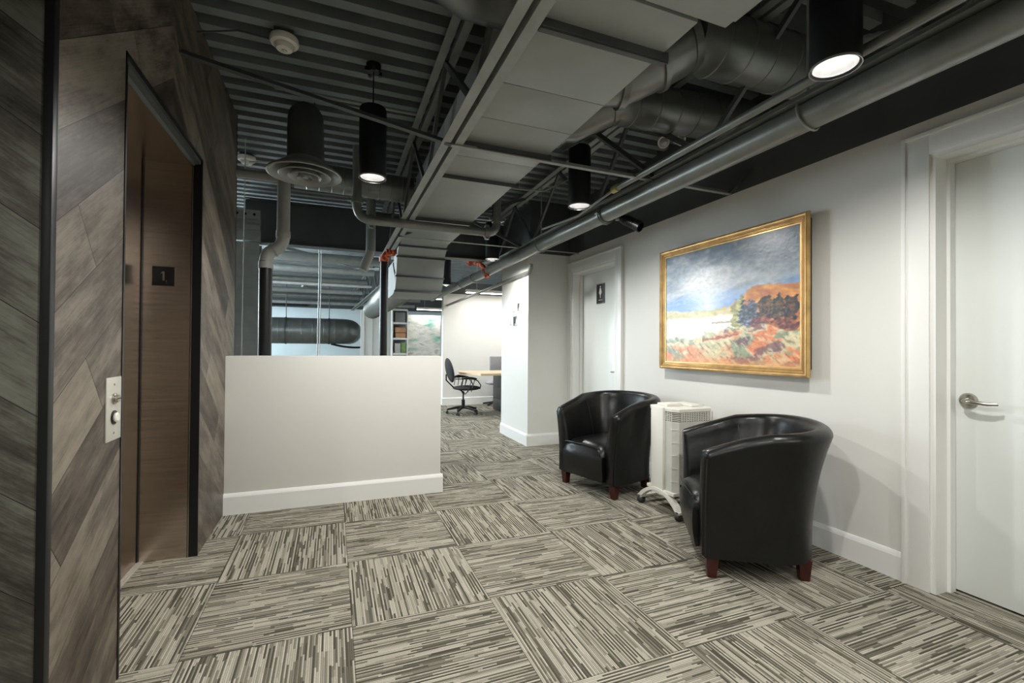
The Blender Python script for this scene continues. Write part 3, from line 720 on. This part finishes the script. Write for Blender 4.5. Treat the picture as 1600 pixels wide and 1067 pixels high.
# ------------------------------------------------------------------ pendants
def pendant(x, y, label, z=2.22, energy=PEND_W, dz=ZD, src=None):
    if src:
        t = dup(src, (x, y, z), 0, label)
        return t
    t = thing('pendant_light', label, 'pendant light', (x, y, z), 0, 'black cylinder pendants')
    bm = B(); lathe(bm, [(.074, .0), (.081, -.002), (.082, .003), (.082, .415), (.078, .43), (.03, .434), (0, .434), ], seg=48); obj('housing', bm, m['pblack'], t)
    bm = B(); lathe(bm, [(.080, -.004), (.083, -.004), (.083, .004), (.075, .006), (.066, .045), (.042, .088), (.036, .088), (.060, .045), (.072, .004)], seg=48); obj('reflector', bm, m['cup'], t)
    bm = B(); lathe(bm, [(0, .082), (.036, .082), (.036, .09), (0, .09)], seg=32); obj('lamp_disc', bm, m['bulb'], t)['label'] = 'glowing lamp face'
    bm = B(); tube(bm, [(0, 0, .43), (0, 0, ZD-z-.02)], .004, 8); obj('cord', bm, m['black'], t)
    bm = B(); lathe(bm, [(0, 0), (.035, 0), (.045, .02), (.045, .05), (0, .05)], (0, 0, ZD-z-.055), 28)
    for k in range(4):
        a = k*PI/2+.4; lathe(bm, [(0, 0), (.013, 0), (.013, .022), (0, .022)], (.045*math.cos(a), .045*math.sin(a), ZD-z-.06), 14)
    obj('canopy', bm, m['black'], t)
    l = bpy.data.lights.new('pendant_lamp', 'SPOT'); l.energy = energy; l.spot_size = math.radians(174); l.spot_blend = .75; l.shadow_soft_size = .035; l.color = (1, .985, .945)
    lo = bpy.data.objects.new('pendant_lamp', l); COL.objects.link(lo); lo.parent = t; lo.location = (0, 0, -.010)
    return t
p0 = pendant(.219, 2.951, 'black cylinder pendant left of the joist, hanging over the half wall')
pendant(1.68, 2.951, 'black cylinder pendant in front of the long pipe, second nearest on the right', src=p0)
pendant(1.72, 1.134, 'largest black cylinder pendant at the top right edge of the view', src=p0)
pendant(1.75, 5.127, 'black cylinder pendant just before the beam, third nearest on the right', src=p0)
pendant(1.76, 7.553, 'smallest black cylinder pendant, beyond the steel beam', src=p0)
pendant(.219, .9, 'black cylinder pendant above the camera position', src=p0)
pendant(.219, -.9, 'added black cylinder fill pendant behind the camera on the lift side', src=p0)  # unseen pendants from here on, added behind the camera as fill light
pendant(-1.6, -.9, 'added black cylinder fill pendant behind the camera, farthest to the left', src=p0)
pendant(1.70, -.9, 'added black cylinder fill pendant behind the camera near the white doors', src=p0)

# spot head clamped to the pipe
sp = thing('track_spotlight', 'small ribbed black spotlight clamped under the fat pipe', 'spotlight', (2.12, 3.02, 2.19))
ax = Vector((.30, -.62, -.42)).normalized()
bm = B(); lathe(bm, [(0, -.02), (.035, -.02), (.037, 0), (.037, .12), (.042, .125), (.042, .165), (.036, .165), (.034, .135), (0, .13)], (0, 0, 0), 28, ax)
for k in range(6): lathe(bm, [(.037, .012+k*.016), (.041, .014+k*.016), (.041, .020+k*.016), (.037, .022+k*.016)], (0, 0, 0), 28, ax)
obj('lamp_head', bm, m['black'], sp)
bm = B(); tube(bm, [(-.06, .03, .0), (0, 0, 0)], .012, 10); obj('bracket', bm, m['steel_paint'], sp)
# ------------------------------------------------------------------ office LED strips
def led(x0, x1, y, z, label):
    t = thing('linear_light', label, 'linear light', ((x0+x1)/2, y, z), 0, 'linear lights in the office')
    h = (x1-x0)/2
    obj('housing', box(B(), -h, h, -.04, .04, .004, .06, .003), m['plastic'], t)
    obj('diffuser', box(B(), -h+.01, h-.01, -.034, .034, -.006, .004), m['led'], t, smooth=False)['label'] = 'glowing white diffuser'
    bm = B(); tube(bm, [(-h*.8, 0, .06), (-h*.8, 0, ZD-z)], .003, 6); tube(bm, [(h*.8, 0, .06), (h*.8, 0, ZD-z)], .003, 6); obj('suspension_wire', bm, m['wire'], t)
    l = bpy.data.lights.new('led_lamp', 'AREA'); l.shape = 'RECTANGLE'; l.size = 2*h; l.size_y = .07; l.energy = LED_W*2*h; l.color = (1, .98, .95)
    lo = bpy.data.objects.new('led_lamp', l); COL.objects.link(lo); lo.parent = t; lo.location = (0, 0, -.012)
    return t
led(2.40, 4.6, 8.60, 2.24, 'longest glowing linear light just above the white office wall')
led(2.30, 2.85, 11.8, 2.42, 'short glowing linear light seen left of the white office wall corner')
led(2.2, 4.4, 13.0, 2.23, 'linear light hanging just above the blue green abstract painting')
led(3.0, 4.9, 6.9, 2.30, 'linear light over the office desk, hidden behind the column')

# ------------------------------------------------------------------ wall plates on the column
for k, (y0, y1, z0, z1, mm, lb) in enumerate(((5.30, 5.36, 1.645, 1.735, 'steel_light', 'upper right small silver switch plate on the column side'),
                                     (5.44, 5.53, 1.635, 1.735, 'plate', 'upper left small pale switch plate on the column side'),
                                     (5.38, 5.50, 1.455, 1.575, 'steel_light', 'lower silver thermostat on the column side'),
                                     (5.55, 5.63, 1.475, 1.56, 'plate', 'lower left faint pale plate on the column side'))):
    t = thing('wall_plate', lb, 'wall plate', (2.176, (y0+y1)/2, (z0+z1)/2), 0, 'plates on the column')
    h, v = (y1-y0)/2, (z1-z0)/2
    obj('plate', box(B(), -.008, 0, -h, h, -v, v, .001), m[mm], t)
    obj('window', box(B(), -.0095, -.008, -h*.45, h*.45, -v*.5, v*.5), m['black' if mm == 'steel_light' else 'plastic2'], t, smooth=False)

# ------------------------------------------------------------------ framed landscape
PY0, PY1, PZ0, PZ1 = 1.905, 3.243, 1.006, 2.012
pt = thing('framed_landscape_painting', 'large gold framed landscape of water, trees and orange scrub on the white wall', 'painting', (XR-.026, (PY0+PY1)/2, PZ0))
hw, hh = (PY1-PY0)/2, PZ1-PZ0
steps = [(.004, .012), (0, .016), (0, .030), (.004, .042), (.010, .044), (.014, .040), (.030, .036), (.036, .030), (.048, .030), (.054, .024), (.062, .024), (.062, .0)]
def frame(bm, a, b_, mm=None):
    prev = None; rings = []
    for d, h in steps[a:b_+1]:
        rings.append([bm.verts.new((-h-.012, y_, z_)) for y_, z_ in ((-hw+d, d), (hw-d, d), (hw-d, hh-d), (-hw+d, hh-d))])
    for A, C in zip(rings, rings[1:]):
        for j in range(4): bm.faces.new([A[j], A[(j+1) % 4], C[(j+1) % 4], C[j]])
bm = B(); frame(bm, 0, len(steps)-1); obj('frame', bm, m['gold'], pt, smooth=False)['label'] = 'stepped antique gold frame'
bm = B()
for a0, a1, h in ((.0155, .029, .0375+.001), (.038, .046, .0312)):
    o1 = [bm.verts.new((-h-.012, y_, z_)) for y_, z_ in ((-hw+a0, a0), (hw-a0, a0), (hw-a0, hh-a0), (-hw+a0, hh-a0))]
    o2 = [bm.verts.new((-h-.0115, y_, z_)) for y_, z_ in ((-hw+a1, a1), (hw-a1, a1), (hw-a1, hh-a1), (-hw+a1, hh-a1))]
    for j in range(4): bm.faces.new([o1[j], o1[(j+1) % 4], o2[(j+1) % 4], o2[j]])
obj('frame_band', bm, m['gold2'], pt, smooth=False)['label'] = 'darker bronze groove'
def fb(x, y, z=0, o=4):
    return noise.fractal(Vector((x, y, z)), 1, 2, o)
def mx(a, b_, t): t = max(0, min(1, t)); return [a[i]*(1-t)+b_[i]*t for i in range(3)]
def sm(a, b_, t): t = max(0, min(1, (t-a)/(b_-a))); return t*t*(3-2*t)
def paint(u, v):
    """u 0 left..1 right, v 0 bottom..1 top, returns sRGB 0-255"""
    n1 = fb(u*3, v*5, 1); n2 = fb(u*9, v*12, 2); n3 = fb(u*30, v*36, 5); n4 = fb(u*16+n2, v*20, 15)
    d1 = fb(u*12+v*30, v*12-u*6, 21)                       # slanted dabs
    # sky
    c = mx((112, 150, 208), (140, 156, 172), sm(.52, .72, v+n1*.1))
    c = mx(c, (192, 196, 200), sm(.0, .5, fb(u*2.0+4, v*5.5-u*1.6, 3)+.2)*.75*sm(.50, .62, v))
    c = mx(c, (122, 128, 138), sm(.1, .5, fb(u*3+9, v*8-u*2.2, 7))*.45*sm(.55, .7, v))
    c = mx(c, (236, 236, 236), (1-sm(.05, .34, abs(u-.38)*.9+abs(v-.72)*.7+n1*.08))*.8)  # pale cloud, painted lighter to stand in for glare on the canvas
    c = mx(c, (74, 90, 108), sm(.72, 1.0, v+u*.28-.12+n2*.08)*.7)
    c = mx(c, (212, 200, 176), sm(.3, .6, n4)*.22)
    # orange hill rising to the right
    hill = .485+.115*sm(.52, .74, u)-.012*math.sin(u*14)+n2*.02
    if u > .50: c = mx(c, mx((226, 156, 84), (172, 104, 60), .45+n2*1.1+d1*.4), sm(.006, -.006, v-hill+n3*.006))
    # far bank
    bank = .455+.03*sm(.25, .0, u)+.02*sm(.4, .6, u)+n2*.015
    bc = mx((176, 168, 112), (206, 192, 142), .5+n4*1.3)
    c = mx(c, bc, sm(.006, -.006, v-bank)*(1 if u < .55 else sm(.62, .55, u)))
    # water, ending at the trees
    wl = .405+n2*.012
    c = mx(c, mx((243, 236, 222), (214, 206, 192), .35+fb(u*5, v*44, 8)*1.0), sm(.008, -.008, v-wl)*sm(.66, .60, u+n2*.06))
    if .34+n3*.006 < v < .352+n3*.006 and .42 < u < .57: c = mx(c, (120, 104, 92), .7)
    # tree masses
    for cx, cz, rx, rz_, ca_, cb in ((.63, .37, .060, .155, (138, 140, 88), (190, 182, 128)), (.69, .37, .07, .14, (52, 56, 62), (120, 132, 160)),
                                (.80, .42, .045, .115, (58, 44, 40), (128, 88, 52)), (.87, .41, .04, .11, (48, 40, 38), (112, 84, 56)),
                                (.945, .40, .05, .115, (46, 40, 42), (124, 74, 48)), (.78, .31, .09, .055, (84, 44, 62), (160, 92, 62)), (.90, .30, .12, .05, (100, 52, 54), (176, 104, 56))):
        d = math.hypot((u-cx)/rx, (v-cz)/rz_)+n3*.32+n2*.35
        c = mx(c, mx(ca_, cb, .32+n3*1.3+d1*.35), sm(1.06, .94, d))
    # scrub in the foreground
    fgt = .245+.055*sm(.45, 1, u)+.045*n2-.035*math.sin(u*6+1)
    q = fb(u*5+20, v*7, 4); q2 = fb(u*7-7, v*11, 6)
    f = mx((212, 198, 158), (220, 132, 84), sm(-.12, .22, q+.12*abs(u-.45)))
    f = mx(f, (140, 150, 122), sm(.02, .26, q2+.12*math.sin(u*11+v*9)))
    f = mx(f, (206, 196, 150), (1-sm(.05, .22, abs(u-.42)))*.55)
    f = mx(f, (104, 64, 76), sm(.15, .45, fb(u*7+3, v*10+5, 9))*.75*(u > .5))
    s2 = fb((u+v*.8)*34, (u-v)*11, 12)
    f = mx(f, (228, 220, 190), sm(.12, .5, s2)*.55); f = mx(f, (84, 72, 58), sm(.18, .6, -s2)*.5)
    f = mx(f, (222, 140, 84), sm(.10, .0, v)*.6)
    c = mx(c, f, sm(.012, -.012, v-fgt+n3*.02))
    c = mx(c, (150, 66, 44), (1-sm(.004, .012, abs(v-(.20+.16*(u-.35))+n3*.012)))*.8*(.34 < u < .62))
    return [max(8, min(250, x*(1+.09*n3))) for x in c]
NU, NV = 280, 210
iw = hw-.058; z0_, z1_ = .058, hh-.058
vs = []; fs = []; cols = []
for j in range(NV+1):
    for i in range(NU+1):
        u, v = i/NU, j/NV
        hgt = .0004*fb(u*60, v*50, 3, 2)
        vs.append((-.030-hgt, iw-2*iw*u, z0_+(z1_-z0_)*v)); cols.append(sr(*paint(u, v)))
for j in range(NV):
    for i in range(NU):
        a = j*(NU+1)+i; fs.append((a, a+1, a+NU+2, a+NU+1))
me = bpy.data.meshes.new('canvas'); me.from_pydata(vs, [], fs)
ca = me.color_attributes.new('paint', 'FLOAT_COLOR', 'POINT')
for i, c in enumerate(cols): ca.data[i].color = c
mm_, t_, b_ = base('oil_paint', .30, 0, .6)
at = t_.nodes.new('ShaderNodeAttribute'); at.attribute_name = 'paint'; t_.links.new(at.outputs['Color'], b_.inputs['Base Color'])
bump(t_, b_, nz(t_, objc(t_), 90, 4), .09, .003)
me.materials.append(mm_); cv = bpy.data.objects.new('canvas', me); COL.objects.link(cv); cv.parent = pt
for p in me.polygons: p.use_smooth = True
obj('backing', box(B(), -.029, .025, -hw+.03, hw-.03, .05, hh-.03), m['black'], pt, smooth=False)

# abstract painting, shelf, boxes in the far office
ap = thing('abstract_painting', 'pale abstract painting in white, teal and green beside the far shelves', 'painting', (2.42, 13.1, .60))
def abstract_mat():
    mm, t, b = base('abstract_paint', .5); co = objc(t); mp_ = t.nodes.new('ShaderNodeMapping'); mp_.inputs['Scale'].default_value = (1.1, 1, 3.4)
    t.links.new(co, mp_.inputs[0]); n = nz(t, mp_.outputs[0], 1.6, 6, .6)
    c = ramp(t, n, [(.30, sr(96, 140, 140)), (.40, sr(150, 196, 180)), (.46, sr(206, 206, 196)), (.56, sr(232, 230, 224)), (.63, sr(178, 176, 168)), (.72, sr(120, 160, 130))])
    t.links.new(c, b.inputs['Base Color']); return mm
obj('canvas', box(B(), -.48, .48, 0, .03, 0, 1.47), abstract_mat(), ap, smooth=False)
obj('edge_frame', box(B(), -.49, .49, .012, .04, -.012, 1.482), m['plastic2'], ap, smooth=False)
sh = thing('open_shelf_unit', 'white open shelving with boxes seen over the half wall', 'shelf', (1.73, 13.2, 0))
bm = B(); box(bm, -.215, -.19, -.3, 0, 0, 2.2); box(bm, .19, .215, -.3, 0, 0, 2.2); obj('side_panel', bm, m['trim'], sh, smooth=False)
obj('back_panel', box(B(), -.2, .2, -.01, .0, 0, 2.2), m['grey_fab'], sh, smooth=False)
for z in (.5, .95, 1.37, 1.80, 2.17):
    obj('shelf', box(B(), -.19, .19, -.3, -.012, z, z+.05), m['trim'], sh, smooth=False)
bxt = thing('storage_box', 'brown cardboard box on the middle shelf of the white unit', 'box', (1.75, 13.02, 1.42)); obj('carton', box(B(), -.14, .14, -.11, .11, 0, .14, .003), m['board'], bxt); obj('lid', box(B(), -.145, .145, -.115, .115, .15, .29, .003), m['board'], bxt)
tag(obj('storage_box', box(B(), 1.60, 1.75, 12.95, 13.12, 1.0, 1.27, .004), m['plastic2']), 'pale box on the lower visible shelf, left of the green box', 'box')
tag(obj('storage_box', box(B(), 1.77, 1.90, 12.95, 13.12, 1.0, 1.29, .004), m['green']), 'green and white box on the lower visible shelf', 'box')
tag(obj('storage_box', box(B(), 1.60, 1.88, 12.95, 13.12, 1.85, 2.13, .004), m['grey_fab']), 'grey fabric box on the top visible shelf', 'box')

# ------------------------------------------------------------------ office desk + chairs
dk = thing('office_desk', 'light wood topped desk with black pedestal in the far office', 'desk', (2.2, 7.9, 0))
bm = B(); prism(bm, [(-.12, -.10), (.10, -.62), (1.9, -.62), (1.9, .32), (-.05, .32)], 'z', .70, .74); obj('desk_top', bm, m['desk'], dk, smooth=False, bevel=.004)
obj('pedestal', box(B(), .62, 1.1, -.45, .25, 0.02, .70, .004), m['black'], dk)
for k in range(3): obj('drawer', box(B(), .61, .62, -.43, .23, .05+k*.21, .24+k*.21, .002), m['black'], dk)

oc_ = thing('office_chair', 'black swivel office chair with curved rod arms facing the desk', 'chair', (2.12, 7.86, 0))
def ell(bm, c, sx, sy, sz, rot=None, seg=20):
    r = bmesh.ops.create_uvsphere(bm, u_segments=seg, v_segments=12, radius=1)
    mt = Matrix.Translation(c) @ (rot if rot else Matrix()) @ Matrix.Diagonal((sx, sy, sz, 1))
    bmesh.ops.transform(bm, matrix=mt, verts=r['verts']); return bm
bm = B(); ell(bm, (.10, 0, .455), .25, .23, .045); obj('seat', bm, m['dk_fab'], oc_)
bm = B(); ell(bm, (-.21, 0, .77), .055, .21, .22, Matrix.Rotation(-.22, 4, 'Y')); obj('backrest', bm, m['dk_fab'], oc_)
bm = B(); tube(bm, [(-.27, 0, .70), (-.27, 0, .60), (-.15, 0, .48), (0, 0, .41), (.06, 0, .36)], .012, 10); obj('back_support', bm, m['black'], oc_)
for s in (-1, 1):
    bm = B(); tube(bm, [(-.06, s*.26, .635), (.02, s*.27, .655), (.14, s*.27, .64), (.20, s*.27, .625)], .02, 10); tube(bm, [(-.16, s*.22, .63), (.12, s*.27, .63), (.22, s*.27, .60), (.28, s*.26, .52), (.285, s*.2, .45)], .009, 8)
    for a, b3_ in (((-.04, .63), (-.07, .49)), ((.03, .63), (.0, .49)), ((.12, .63), (.06, .40)), ((.17, .62), (.12, .40))): tube(bm, [(a[0], s*.27, a[1]), (b3_[0], s*.22, b3_[1])], .007, 8)
    tube(bm, [(.06, s*.22, .42), (.05, s*.12, .36), (.04, 0, .35)], .008, 8)
    obj('armrest', bm, m['black'], oc_)
bm = B(); tube(bm, [(.04, 0, .10), (.04, 0, .25)], .03, 16); tube(bm, [(.04, 0, .25), (.04, 0, .40)], .015, 12); obj('gas_lift', bm, m['black'], oc_)
for k in range(5):
    a = k*2*PI/5+.35; c, s = math.cos(a), math.sin(a)
    bm = B(); tube(bm, [(.04, 0, .12), (.04+c*.12, s*.12, .11), (.04+c*.28, s*.28, .075)], .02, 10, True, [.028, .024, .016]); lg = obj('base_leg', bm, m['black'], oc_)
    bm = B()
    for q in (-1, 1): lathe(bm, [(0, -.01), (.022, -.01), (.026, 0), (.022, .01), (0, .01)], (.04+c*.28-s*.016*q, s*.28+c*.016*q, .026), 18, (-s, c, 0))
    tube(bm, [(.04+c*.28, s*.28, .03), (.04+c*.28, s*.28, .08)], .008, 8); obj('caster', bm, m['rubber'], lg)
gc = thing('office_chair', 'grey chair with rounded back half hidden behind the office desk', 'chair', (3.10, 8.62, 0))
bm = B(); box(bm, -.20, .20, -.03, .03, .62, 1.0, .028); obj('backrest', bm, m['grey_fab'], gc)
bm = B(); ell(bm, (0, .2, .46), .22, .22, .05); obj('seat', bm, m['grey_fab'], gc)
bm = B(); tube(bm, [(0, .0, .70), (0, .02, .45), (0, .2, .42)], .02, 10); tube(bm, [(0, .2, .42), (0, .2, .06)], .02, 10); obj('stem', bm, m['black'], gc)
bm = B()
for k in range(5): a = k*2*PI/5; tube(bm, [(0, .2, .07), (.26*math.cos(a), .2+.26*math.sin(a), .03)], .02, 8)
obj('star_base', bm, m['black'], gc)

# ------------------------------------------------------------------ tub armchairs (front faces -y locally)
def tub_plan(t, off):
    """plan curve 0..1 from left arm front round the back to right arm front, offset outward by off"""
    W, Yf, Yb, R = .315, -.27, .30, .30
    # straight - superelliptic back - straight
    L1 = .32; Lb = 1-2*.30
    if t < .30: p = Vector((-W, Yf+(0.04-Yf)*(t/.30))); n = Vector((-1, 0))
    elif t > .70: p = Vector((W, Yf+(0.04-Yf)*((1-t)/.30))); n = Vector((1, 0))
    else:
        a = (t-.30)/.40*PI; ex = 2/2.5
        cx, sy = -math.cos(a), math.sin(a)
        p = Vector((W*abs(cx)**ex*(1 if cx > 0 else -1), .04+(Yb-.04)*abs(sy)**ex)); n = Vector((cx, sy*1.1)).normalized()
    return p+n*off, n
def tub_h(t):
    q = abs(t-.5)*2            # 1 at arm front, 0 at back
    return .662+.128*(1-q**1.55)
def tub_shell():
    bm = B(); N = 64; rings = []
    for i in range(N+1):
        t = i/N; h = tub_h(t); q = abs(t-.5)*2; lean = .075*(1-q)**.5*1.0+.02
        back = 1-sm(.2, .7, q)
        sec = []
        # outer wall up, flare near the top
        for k in range(9):
            s = k/8; z = .105+(h-.045-.105)*s
            sec.append((.0+.012*math.sin(s*PI)*-.4+(.045+.045*back)*s**2.2, z))
        o_top = sec[-1][0]
        # rolled top
        rr = .046
        for k in range(1, 8):
            a = k/8*PI; sec.append((o_top-rr+rr*math.cos(a), h-.045+.045*math.sin(a)))
        for k in range(7):
            s = 1-k/6; z = .34+(h-.06-.34)*s
            sec.append((-.085-.02*(1-s)+(o_top-.092+.085)*s**1.6, z))
        sec.append((-.10, .25)); sec.append((-.10, .105))
        ring_ = []
        for off, z in sec:
            p, n = tub_plan(t, off); ring_.append(bm.verts.new((p.x, p.y, z)))
        rings.append(ring_)
    m_ = len(rings[0])
    for A, C in zip(rings, rings[1:]):
        for j in range(m_):
            k = (j+1) % m_; bm.faces.new([A[j], A[k], C[k], C[j]])
    # rounded arm fronts
    for rg_, sg_ in ((rings[0], 1), (rings[-1], -1)):
        cen = Vector((0, 0, 0))
        for v in rg_: cen += v.co
        cen /= m_
        inner = []
        for v in rg_:
            p = v.co.copy(); q = p+(Vector((cen.x, p.y, p.z))-p)*.35; q.z = p.z+(cen.z-p.z)*.04; q.y -= .018
            inner.append(bm.verts.new(q))
        for j in range(m_):
            k = (j+1) % m_; bm.faces.new([rg_[j], rg_[k], inner[k], inner[j]])
        bm.faces.new(inner)
    return bm
def cushion(x, y0, y1, z0, z1, bulge, crown):
    bm = B(); nx, ny, nzv = 14, 14, 8
    r = bmesh.ops.create_cube(bm, size=1)
    bmesh.ops.subdivide_edges(bm, edges=bm.edges[:], cuts=9, use_grid_fill=True)
    for v in bm.verts:
        a, b3, c = v.co*2      # -1..1
        ra = (1-max(abs(b3), abs(c))**6*.06)
        X_ = a*x*(1-.05*abs(c)**6)*(1-.05*max(0, b3)**3*1.6)
        Yv = y0+(y1-y0)*(b3+1)/2; Z = z0+(z1-z0)*(c+1)/2
        if b3 < -.99: Yv -= bulge*(1-c*c*.8)*(1-a*a*.35)
        else: Yv -= bulge*(1-c*c*.8)*(1-a*a*.35)*max(0, -b3)**5
        edge = max(abs(a), abs(b3))
        if c > .5: Z += crown*(1-a*a)*(1-b3*b3*.6)-.030*abs(a)**8-.028*max(0, -b3)**8
        v.co = (X_, Yv, Z)
    return bm
def armchair(label, loc, rz):
    t = thing('tub_armchair', label, 'armchair', loc, rz, 'black leather tub chairs')
    obj('shell', tub_shell(), m['leather'], t, ang=60)
    obj('seat_cushion', cushion(.222, -.298, .20, .12, .405, .035, .028), m['leather'], t, ang=70)
    # seams: across the front edge of the seat and down the inside back
    bm = B(); tube(bm, [(-.200+.400*i/20, -.318-.030*(1-(2*i/20-1)**2)*.5, .384+.012*(1-(2*i/20-1)**4)) for i in range(21)], .0035, 8); obj('seat_piping', bm, m['piping'], t)
    for s in (-1, 1):
        bm = B(); pts = []
        tt = .5+s*.20
        q = abs(tt-.5)*2; back = 1-sm(.2, .7, q); h = tub_h(tt); ot = .045+.045*back
        for k in range(12):
            u_ = k/11; z = .38+(h-.06-.38)*u_
            p, n = tub_plan(tt, -.083-.02*(1-u_)+(ot-.007)*u_**1.6); pts.append((p.x, p.y, z))
        tube(bm, pts, .0035, 8); obj('inner_seam', bm, m['piping'], t)
        bm = B(); pts = []
        tf = 0 if s < 0 else 1
        for k in range(14):
            u_ = k/13; z = .115+(.62-.115)*u_
            p, n = tub_plan(tf, -.003+.045*u_**2.2); pts.append((p.x, p.y-.003, z))
        tube(bm, pts, .004, 8); obj('front_piping', bm, m['piping'], t)
    for x, y_ in ((-.275, -.235), (.275, -.235), (-.21, .22), (.21, .22)):
        bm = B(); r_ = bmesh.ops.create_cube(bm, size=1)
        for v in bm.verts:
            k = .062 if v.co.z > 0 else .043
            v.co = Vector((v.co.x*k+x, v.co.y*k+y_, .108 if v.co.z > 0 else 0))
        obj('leg', bm, m['wood'], t, smooth=False, bevel=.002)
    return t
CH1 = armchair('black leather tub armchair nearest the viewer, seen from behind its side', (2.187, 1.941, 0), -PI/2-.58)
CH2 = dup(CH1, (2.213, 3.364, 0), -PI/2+.256, 'black leather tub armchair farther back, its seat facing the viewer')

# ------------------------------------------------------------------ air purifier
ap = thing('air_purifier', 'tall white air purifier on casters between the two leather armchairs', 'air purifier', (2.2, 2.70, 0))
def octo(x0, x1, y0, y1, c): return [(x0+c*.6, y0), (x1-c, y0), (x1, y0+c), (x1, y1-c), (x1-c, y1), (x0+c*.6, y1), (x0, y1-c), (x0, y0+c)]
bm = B(); prism(bm, octo(.012, .36, -.17, .135, .045), 'z', .17, .665); obj('body', bm, m['plastic2'], ap, smooth=False, bevel=.003)
bm = B(); prism(bm, octo(.008, .364, -.174, .139, .046), 'z', .73, .755); obj('top_cover', bm, m['plastic'], ap, smooth=False, bevel=.004)
bm = B(); prism(bm, octo(.024, .35, -.158, .123, .045), 'z', .665, .73); obj('vent_core', bm, m['dslot'], ap, smooth=False)
for z in (.672, .684, .696, .708, .720):
    bm = B(); prism(bm, octo(.012, .36, -.17, .135, .045), 'z', z, z+.0045); obj('vent_slat', bm, m['plastic'], ap, smooth=False)
for k in range(14):
    obj('vent_rib', box(B(), .06+k*.021, .0625+k*.021, -.1735, -.165, .664, .731), m['plastic'], ap, smooth=False)
for k in range(5):
    obj('vent_rib', box(B(), .0095, .014, -.125+k*.022, -.123+k*.022, .664, .731), m['plastic'], ap, smooth=False)
bm = B(); box(bm, -.008, .03, -.055, .075, .13, .756, .006); obj('front_spine', bm, m['plastic'], ap)
for z in (.25, .34, .43, .52, .61):
    bm = B(); box(bm, .055, .315, -.1712, -.169, z, z+.003); prism(bm, [(.0, -.128), (.04, -.1705), (.042, -.169), (.002, -.126)], 'z', z, z+.003); obj('panel_joint', bm, m['plastic'], ap, smooth=False)
for z0, z1, x0, x1, y0, y1 in ((.755, .775, .06, .20, -.02, .09), (.755, .770, .22, .33, -.09, .11)):
    obj('control_panel', box(B(), x0, x1, y0, y1, z0, z1, .006), m['plastic'], ap)
bm = B()
prof = []
for i in range(13): a = i/12; prof.append((-.225+.45*a, .058+.115*math.sin(a*PI)**.8))
inn = [(y_*.90, z-.022) for y_, z in prof][::-1]
base_p = prof+inn
for x0, x1 in ((-.012, .03), (.33, .37)): prism(bm, base_p, 'x', x0, x1)
box(bm, -.012, .37, -.228, -.185, .048, .066, .004); box(bm, -.012, .37, .185, .228, .048, .066, .004)
box(bm, .0, .36, -.16, .13, .15, .172, .003)
obj('arched_base', bm, m['plastic'], ap, smooth=False)
for x in (.015, .34):
    for y_ in (-.205, .205):
        bm = B(); ell(bm, (x-.006, y_, .029), .034, .028, .029); tube(bm, [(x, y_, .03), (x, y_, .052)], .010, 10); obj('caster', bm, m['rubber'], ap)
